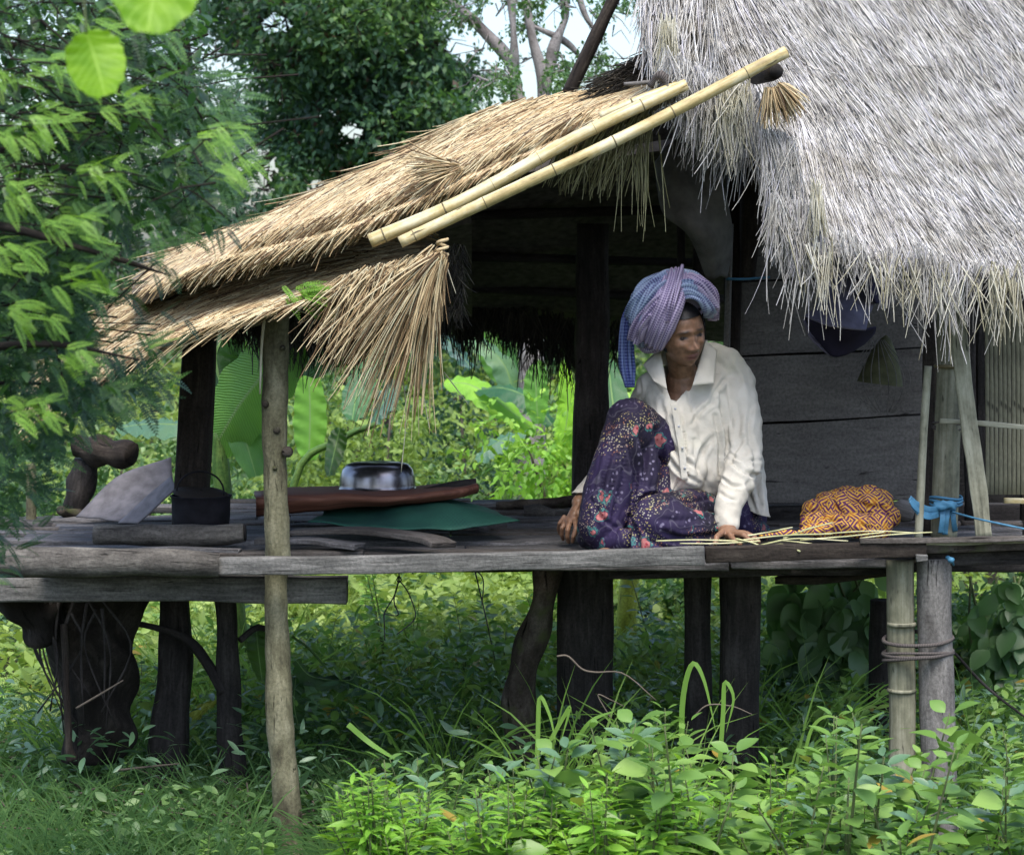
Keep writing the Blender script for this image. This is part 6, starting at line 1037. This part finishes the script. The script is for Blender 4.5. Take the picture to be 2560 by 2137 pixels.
# kettle pot with wire bail
pot = thing('cooking_pot', 'soot blackened cooking pot with a tall wire handle beside the dark post', 'pot', tuple(P(505, 1310, 8.6))); M['soot'] = plain('soot_black', (.016, .015, .02), .8, .2, 0., .6, 25); c = P(503, 1318, 8.6)
g = Geo(); lathe(g, c, [(.01, .0), (.088, .0), (.096, .008), (.100, .04), (.101, .08), (.102, .104), (.106, .108), (.107, .112), (.100, .112), (.096, .106), (.094, .06), (.01, .05)], 40); g.build('pot_body', M['soot'], pot)
g = Geo(); a = np.linspace(0, math.pi, 30); sweep(g, np.stack([c[0] + .082 * np.cos(a), c[1] - .02 + 0 * a, c[2] + .11 + .085 * np.sin(a) ** .8], 1), ring(6), .0032); g.build('handle', M['soot'], pot)
g = Geo(); lathe(g, c + [0, 0, .117], [(.098, .0), (.09, .006), (.05, .01), (.004, .012)], 30, 1., np.array(Rx(.14) @ Ry(.1))); g.build('lid', M['darkbrown'], pot)
# far edge driftwood pieces
g = Geo(); log(g, PP([(1310, 1282, 9.5), (1345, 1280, 9.5), (1388, 1284, 9.5)]), [.022, .03, .018], 20, 14, .005, 9, 12); tag(g.build('wood_chunk', M['log']), 'pale grey chunk of wood on the back of the platform left of the hand', 'wood')
g = Geo(); log(g, PP([(1240, 1268, 9.8), (1340, 1262, 9.8), (1450, 1250, 9.8)]), [.02, .026, .024], 20, 10, .005, 10, 6); tag(g.build('branch_log', M['bark']), 'dark crooked branch lying along the back edge of the platform', 'branch')
# strips of palm leaf she is working
M['palmstrip'] = bamboo_mat('palm_strip', (.22, .24, .10), (.40, .40, .21), (.56, .53, .36), .6)
SD = ['long smooth strip from the knee to the hand', 'strip just under the pressing hand', 'strip crossing to the cloth bundle', 'short stub cut off at the platform edge', 'slanting strip against the bundle', 'frayed strip right of the hand', 'thin strip below the cloth bundle', 'thin strip ending at the bamboo post', 'greenish strip farthest right', 'ragged strip near the edge below the bundle', 'curled strip behind the hand', 'stiff strip lying lowest on the edge']
for i, (pts, r) in enumerate((([(1640, 1352, 8.06), (1740, 1349, 8.05), (1850, 1352, 8.03)], .010), ([(1700, 1358, 8.03), (1800, 1358, 8.02), (1900, 1352, 8.02)], .006), ([(1850, 1350, 8.03), (1960, 1338, 8.04), (2080, 1334, 8.05)], .008), ([(1950, 1350, 8.0), (1990, 1354, 8.0), (2036, 1360, 7.99)], .009), ([(1960, 1345, 8.03), (2020, 1322, 8.12), (2082, 1306, 8.2)], .0055),
     ([(1840, 1346, 8.03), (1880, 1356, 8.0), (1905, 1366, 7.98)], .007), ([(2000, 1350, 8.02), (2120, 1340, 8.02), (2210, 1330, 8.04)], .007), ([(2060, 1334, 8.06), (2180, 1327, 8.08), (2290, 1332, 8.08)], .006), ([(2150, 1345, 8.02), (2230, 1336, 8.03), (2330, 1330, 8.05)], .007), ([(1900, 1362, 7.99), (1990, 1346, 8.0), (2120, 1352, 8.0)], .005), ([(1860, 1340, 8.1), (1920, 1330, 8.12), (1980, 1318, 8.16)], .006), ([(1880, 1368, 7.97), (1960, 1360, 7.98), (2000, 1378, 7.93)], .003))):
    g = Geo(); beam(g, pline(*pts), r * 1.6, .0035, 20, .0012, i, 14., .3); tag(g.build('palm_strip', M['palmstrip']), 'pale green dried leaf ' + SD[i], 'leaf strip', 'dried leaf strips being worked')
# orange patterned cloth bundle
cb = Geo()
for a, b2, r0, r1 in (((2040, 1285, 8.5), (2110, 1270, 8.5), .055, .065), ((2110, 1262, 8.55), (2190, 1262, 8.55), .062, .06), ((2170, 1255, 8.5), (2215, 1290, 8.5), .06, .05), ((2030, 1310, 8.4), (2200, 1315, 8.42), .04, .045), ((2060, 1250, 8.6), (2130, 1240, 8.6), .03, .035), ((1990, 1330, 8.3), (2060, 1320, 8.32), .012, .03), ((1900, 1338, 8.26), (1990, 1330, 8.3), .006, .012)): capsule(cb, P(*a), P(*b2), r0, r1)
CV, CF = remesh(cb, .005, 5)
CV = strokes(CV, CF, [([(2010, 1290), (2050, 1270), (2075, 1245)], 5, .012), ([(2080, 1240), (2100, 1280), (2150, 1300)], 6, .012), ([(2120, 1230), (2150, 1260), (2210, 1270)], 5, .012), ([(2040, 1320), (2100, 1300), (2180, 1320)], 5, .010), ([(2150, 1240), (2180, 1300), (2170, 1330)], 5, .009), ([(2190, 1250), (2215, 1280), (2225, 1310)], 4, .008), ([(2075, 1260), (2060, 1290), (2070, 1320)], 4, .010)], -.3)
N_ = vnorm(CV, CF); CV = CV + N_ * (.005 * wob(CV * 9, 1., 3) + .002 * wob(CV * 24, 1., 4))[:, None]; CV[:, 2] = np.maximum(CV[:, 2], 1.002)
t = MT('orange_print'); v = t.co('Object', rand=False); nz = t.new('ShaderNodeTexNoise'); t.L(v, nz.inputs['Vector']); nz.inputs['Scale'].default_value = 11.; mu = t.new('ShaderNodeVectorMath', operation='SCALE'); t.L(nz.outputs['Color'], mu.inputs[0]); mu.inputs['Scale'].default_value = .05; ad = t.new('ShaderNodeVectorMath', operation='ADD'); t.L(v, ad.inputs[0]); t.L(mu.outputs[0], ad.inputs[1])
def stripes(dirv, f, w): 
    d = t.new('ShaderNodeVectorMath', operation='DOT_PRODUCT'); t.L(ad.outputs[0], d.inputs[0]); d.inputs[1].default_value = dirv; return t.step(t.math('SINE', t.math('MULTIPLY', d.outputs['Value'], f)), w, w + .2)
A_, B_ = stripes((.8, .2, .7), 520, .1), stripes((-.7, .3, .8), 520, .1); ckr = t.new('ShaderNodeTexChecker'); t.L(ad.outputs[0], ckr.inputs[0]); ckr.inputs['Scale'].default_value = 30
ln = t.mix(ckr.outputs['Fac'], A_, B_); c_ = t.mix(t.step(t.vor(ad.outputs[0], 24.), .28, .36), (.38, .13, .03), (.12, .03, .10)); c_ = t.mix(ln, c_, (.66, .38, .06)); M['orange'] = t.done(c_, .8, .2)
g = Geo().add(CV, CF); tag(g.build('cloth_bundle', M['orange']), 'crumpled orange and purple patterned cloth bundle beside the seated person', 'cloth')
g = Geo(); log(g, PP([(2240, 1280, 8.7), (2262, 1278, 8.65), (2280, 1282, 8.65)]), [.035, .038, .03], 14, 14, .005, 9, 10); tag(g.build('wood_block', M['greypost']), 'pale worn wood block between the cloth bundle and the cane', 'wood')
# blue cord round the corner post
M['blue'] = plain('blue_plastic_strip', (.07, .22, .36), .6, .3, 0, .35, 40)
bc = thing('blue_tie', 'bright blue plastic strip knotted round the bamboo corner post', 'tie', tuple(P(2366, 1260, 8.35)))
for k, (z0, r) in enumerate(((1243, .006), (1252, .007), (1262, .006))):
    a = np.linspace(0, 2 * math.pi, 40); c = P(2365, z0, 8.43); g = Geo(); sweep(g, np.stack([c[0] + .053 * np.cos(a), c[1] + .053 * np.sin(a), c[2] + .004 * np.sin(a * 2 + k)], 1), ring(6), r * .8, caps=False); g.build('loop', M['blue'], bc)
for i, pts in enumerate(([(2352, 1270, 8.36), (2320, 1272, 8.3), (2290, 1258, 8.27), (2274, 1244, 8.26)], [(2352, 1278, 8.36), (2318, 1284, 8.3), (2292, 1272, 8.27), (2276, 1250, 8.26)], [(2350, 1284, 8.36), (2325, 1292, 8.3), (2300, 1284, 8.28), (2282, 1262, 8.27)], [(2370, 1262, 8.36), (2366, 1300, 8.35), (2362, 1336, 8.36)], [(2358, 1262, 8.36), (2356, 1300, 8.34), (2352, 1332, 8.35)], [(2380, 1268, 8.37), (2384, 1300, 8.36), (2388, 1328, 8.38)])):
    g = Geo(); beam(g, pline(*pts), .018, .004, 18, .001, i, 20, .3, (0, 1, 0)); g.build('loose_end', M['blue'], bc)
g = Geo(); beam(g, pline((2335, 1266, 8.35), (2372, 1262, 8.34), (2385, 1270, 8.36)), .024, .03, 14, .004, 3, 30, .4); g.build('knot', M['blue'], bc)
g = Geo(); log(g, PP([(2375, 1278, 8.36), (2450, 1298, 8.2), (2600, 1330, 8.1)]), [.0035, .0035, .0035], 20, 6); g.build('long_end', M['blue'], bc)
g = Geo(); log(g, PP([(1815, 697, 9.1), (1860, 698, 9.1), (1925, 693, 9.1)]), [.006, .005, .005], 12, 6); tag(g.build('blue_string', M['blue']), 'short blue string tied high on the wall right of the headwrap', 'cord')
g = Geo(); log(g, PP([(2368, 1392, 7.98), (2378, 1400, 7.96), (2384, 1412, 7.98)]), [.006, .009, .004], 12, 8, .003, 1, 30); tag(g.build('blue_rag', M['blue']), 'scrap of blue plastic caught at the top of the grey timber stilt', 'rag')
# things hanging on the wall: cloth hat, olive conical basket, big grey cloth
M['hatcloth'] = plain('grey_violet_canvas', (.22, .205, .29), .9, .15, 0, .4, 20); M['hatdark'] = plain('dark_hat_lining', (.045, .04, .075), .95, .1, 0, .3)
hat = thing('hanging_hat', 'floppy grey violet cloth hat hanging under the straw eave', 'hat', tuple(P(2090, 800, 8.9)))
sheet('brim', [[(2010, 790, 8.85), (2050, 806, 8.75), (2110, 822, 8.72), (2165, 826, 8.78)], [(2035, 770, 8.9), (2080, 775, 8.82), (2130, 785, 8.8), (2170, 800, 8.84)], [(2060, 735, 8.95), (2100, 735, 8.9), (2140, 745, 8.9), (2180, 770, 8.92)], [(2080, 690, 9.0), (2115, 690, 8.96), (2155, 705, 8.96), (2195, 735, 8.98)]], M['hatcloth'], .006, 24, .004, 1, hat)
sheet('lining', [[(2012, 792, 8.86), (2060, 812, 8.78), (2120, 826, 8.76), (2190, 815, 8.85)], [(2025, 825, 8.92), (2070, 850, 8.88), (2130, 860, 8.88), (2185, 835, 8.92)], [(2045, 850, 8.95), (2080, 888, 8.92), (2110, 885, 8.92), (2160, 860, 8.96)]], M['hatdark'], .006, 24, .004, 2, hat)
sheet('back_brim', [[(2008, 796, 8.9), (2022, 840, 8.93), (2060, 878, 8.93), (2085, 893, 8.93)], [(2020, 800, 8.95), (2045, 840, 8.97), (2080, 868, 8.97), (2100, 885, 8.96)]], M['hatcloth'], .005, 20, .003, 3, hat)
sheet('crown', [[(2100, 690, 8.9), (2150, 700, 8.86), (2190, 760, 8.88)], [(2150, 640, 9.), (2200, 680, 8.96), (2215, 760, 8.96)], [(2200, 640, 9.1), (2225, 700, 9.05), (2222, 790, 9.05)]], M['hatdark'], .006, 20, .006, 4, hat)
M['olive'] = plain('olive_woven', (.11, .115, .06), .8, .2, 0, .45, 30)
bk = thing('hanging_basket', 'dim olive conical basket with loose net hanging beside the hat', 'basket', tuple(P(2200, 960, 9.1))); g = Geo(); c = P(2200, 960, 9.15); lathe(g, c, [(.085, -.0), (.08, .02), (.065, .07), (.045, .12), (.02, .165), (.003, .18)], 32, .8, np.array(Ry(.12))); g.build('cone', M['olive'], bk)
for i in range(9):
    a = -.9 + i * .22; g = Geo(); log(g, PP([(2195 + 20 * math.sin(a), 850, 9.1), (2200 + 95 * math.sin(a), 930, 9.05), (2205 + 80 * math.sin(a), 990, 9.05), (2210 + 30 * math.sin(a), 1030, 9.08)]), [.0016, .0016, .0016], 16, 5); g.build('net_cord', M['wallboard'], bk)
M['sack'] = plain('dusty_grey_cloth', (.19, .185, .18), .95, .1, 0, .5, 14)
sk_ = [[(1640, 400, 9.0), (1645, 470, 8.95), (1660, 540, 8.9), (1720, 590, 8.9), (1768, 700, 9.0)], [(1680, 360, 8.95), (1690, 450, 8.88), (1710, 530, 8.85), (1760, 600, 8.86), (1785, 700, 8.98)], [(1740, 340, 9.0), (1745, 440, 8.92), (1770, 530, 8.9), (1800, 600, 8.92), (1800, 690, 9.0)], [(1790, 330, 9.0), (1800, 430, 8.95), (1820, 520, 8.95), (1830, 600, 9.0), (1815, 690, 9.05)]]
tag(sheet('draped_cloth', sk_, M['sack'], .01, 40, .012, 5, None, 3.), 'dusty grey cloth draped in the shade under the roof above the seated person', 'cloth')
# cords dangling under the platform
M['cord'] = plain('dark_cord', (.01, .012, .016), .8, .2)
lc = thing('dangling_cord', 'knotted dark cord hanging in loops under the platform edge right of the bearer beam', 'cord', tuple(P(996, 1440, 8.)))
for pts in ([(997, 1428, 8.0), (997, 1450, 8.0), (985, 1490, 8.0), (962, 1530, 8.0), (961, 1560, 8.0), (962, 1600, 8.0)], [(998, 1450, 8.0), (1020, 1480, 8.0), (1038, 1530, 8.0), (1030, 1555, 8.0), (992, 1585, 8.0)], [(997, 1450, 8.0), (985, 1500, 8.0), (995, 1536, 8.0), (962, 1535, 8.0)], [(992, 1448, 7.99), (998, 1440, 7.985), (1003, 1450, 7.99), (996, 1456, 7.99), (992, 1448, 7.99)]): g = Geo(); log(g, PP(pts), [.0022, .0022, .0018], 30, 6); g.build('strand', M['cord'], lc)
lc = thing('dangling_cord', 'straight doubled dark cord end hanging under the middle of the platform', 'cord', tuple(P(1190, 1440, 8.)))
for pts in ([(1187, 1425, 8.0), (1200, 1480, 8.0), (1222, 1575, 8.0)], [(1192, 1425, 8.0), (1208, 1450, 8.0), (1206, 1500, 8.0)]): g = Geo(); log(g, PP(pts), [.0024, .002], 16, 6); g.build('strand', M['cord'], lc)
# ================================================================= CAMERA, LIGHT, WORLD
cd = bpy.data.cameras.new('camera'); cam = bpy.data.objects.new('camera', cd); col.objects.link(cam); scn.camera = cam
cam.location = (0, 0, CAMZ); cam.rotation_euler = (math.pi / 2 - PITCH, 0, 0); cd.sensor_width = 36; cd.lens = 36 * FPX / 2560
cd.clip_start = .1; cd.clip_end = 800; cd.dof.use_dof = True; cd.dof.focus_distance = 8.2; cd.dof.aperture_fstop = 8
SE, SR = math.radians(64), math.radians(172)    # elevation, compass rotation of the sun (from behind the camera, a little right)
w = bpy.data.worlds.new('World'); scn.world = w; w.use_nodes = True; nt = w.node_tree
sk = nt.nodes.new('ShaderNodeTexSky'); sk.sky_type = 'NISHITA'; sk.sun_disc = False; sk.sun_elevation = SE; sk.sun_rotation = SR; sk.dust_density = 3.2; sk.air_density = 1.; sk.ozone_density = 1.8
bg = nt.nodes['Background']; nt.links.new(sk.outputs[0], bg.inputs[0]); bg.inputs[1].default_value = .15
ld = bpy.data.lights.new('sun', 'SUN'); ld.energy = 1.45; ld.angle = math.radians(26); ld.color = (1, .95, .86); sun = bpy.data.objects.new('sun', ld); col.objects.link(sun)
# sky: rotation 0 = +Y, growing clockwise seen from above
dv = Vector((math.sin(SR) * math.cos(SE), math.cos(SR) * math.cos(SE), math.sin(SE)))
sun.rotation_euler = dv.to_track_quat('Z', 'Y').to_euler(); sun.location = dv * 30
scn.view_settings.view_transform = 'Standard'; scn.view_settings.look = 'None'; scn.view_settings.gamma = 1; scn.view_settings.exposure = EXPO
scn.cycles.max_bounces = 6; scn.cycles.diffuse_bounces = 3; scn.cycles.transmission_bounces = 3; scn.cycles.transparent_max_bounces = 4
scn.cycles.use_denoising = True
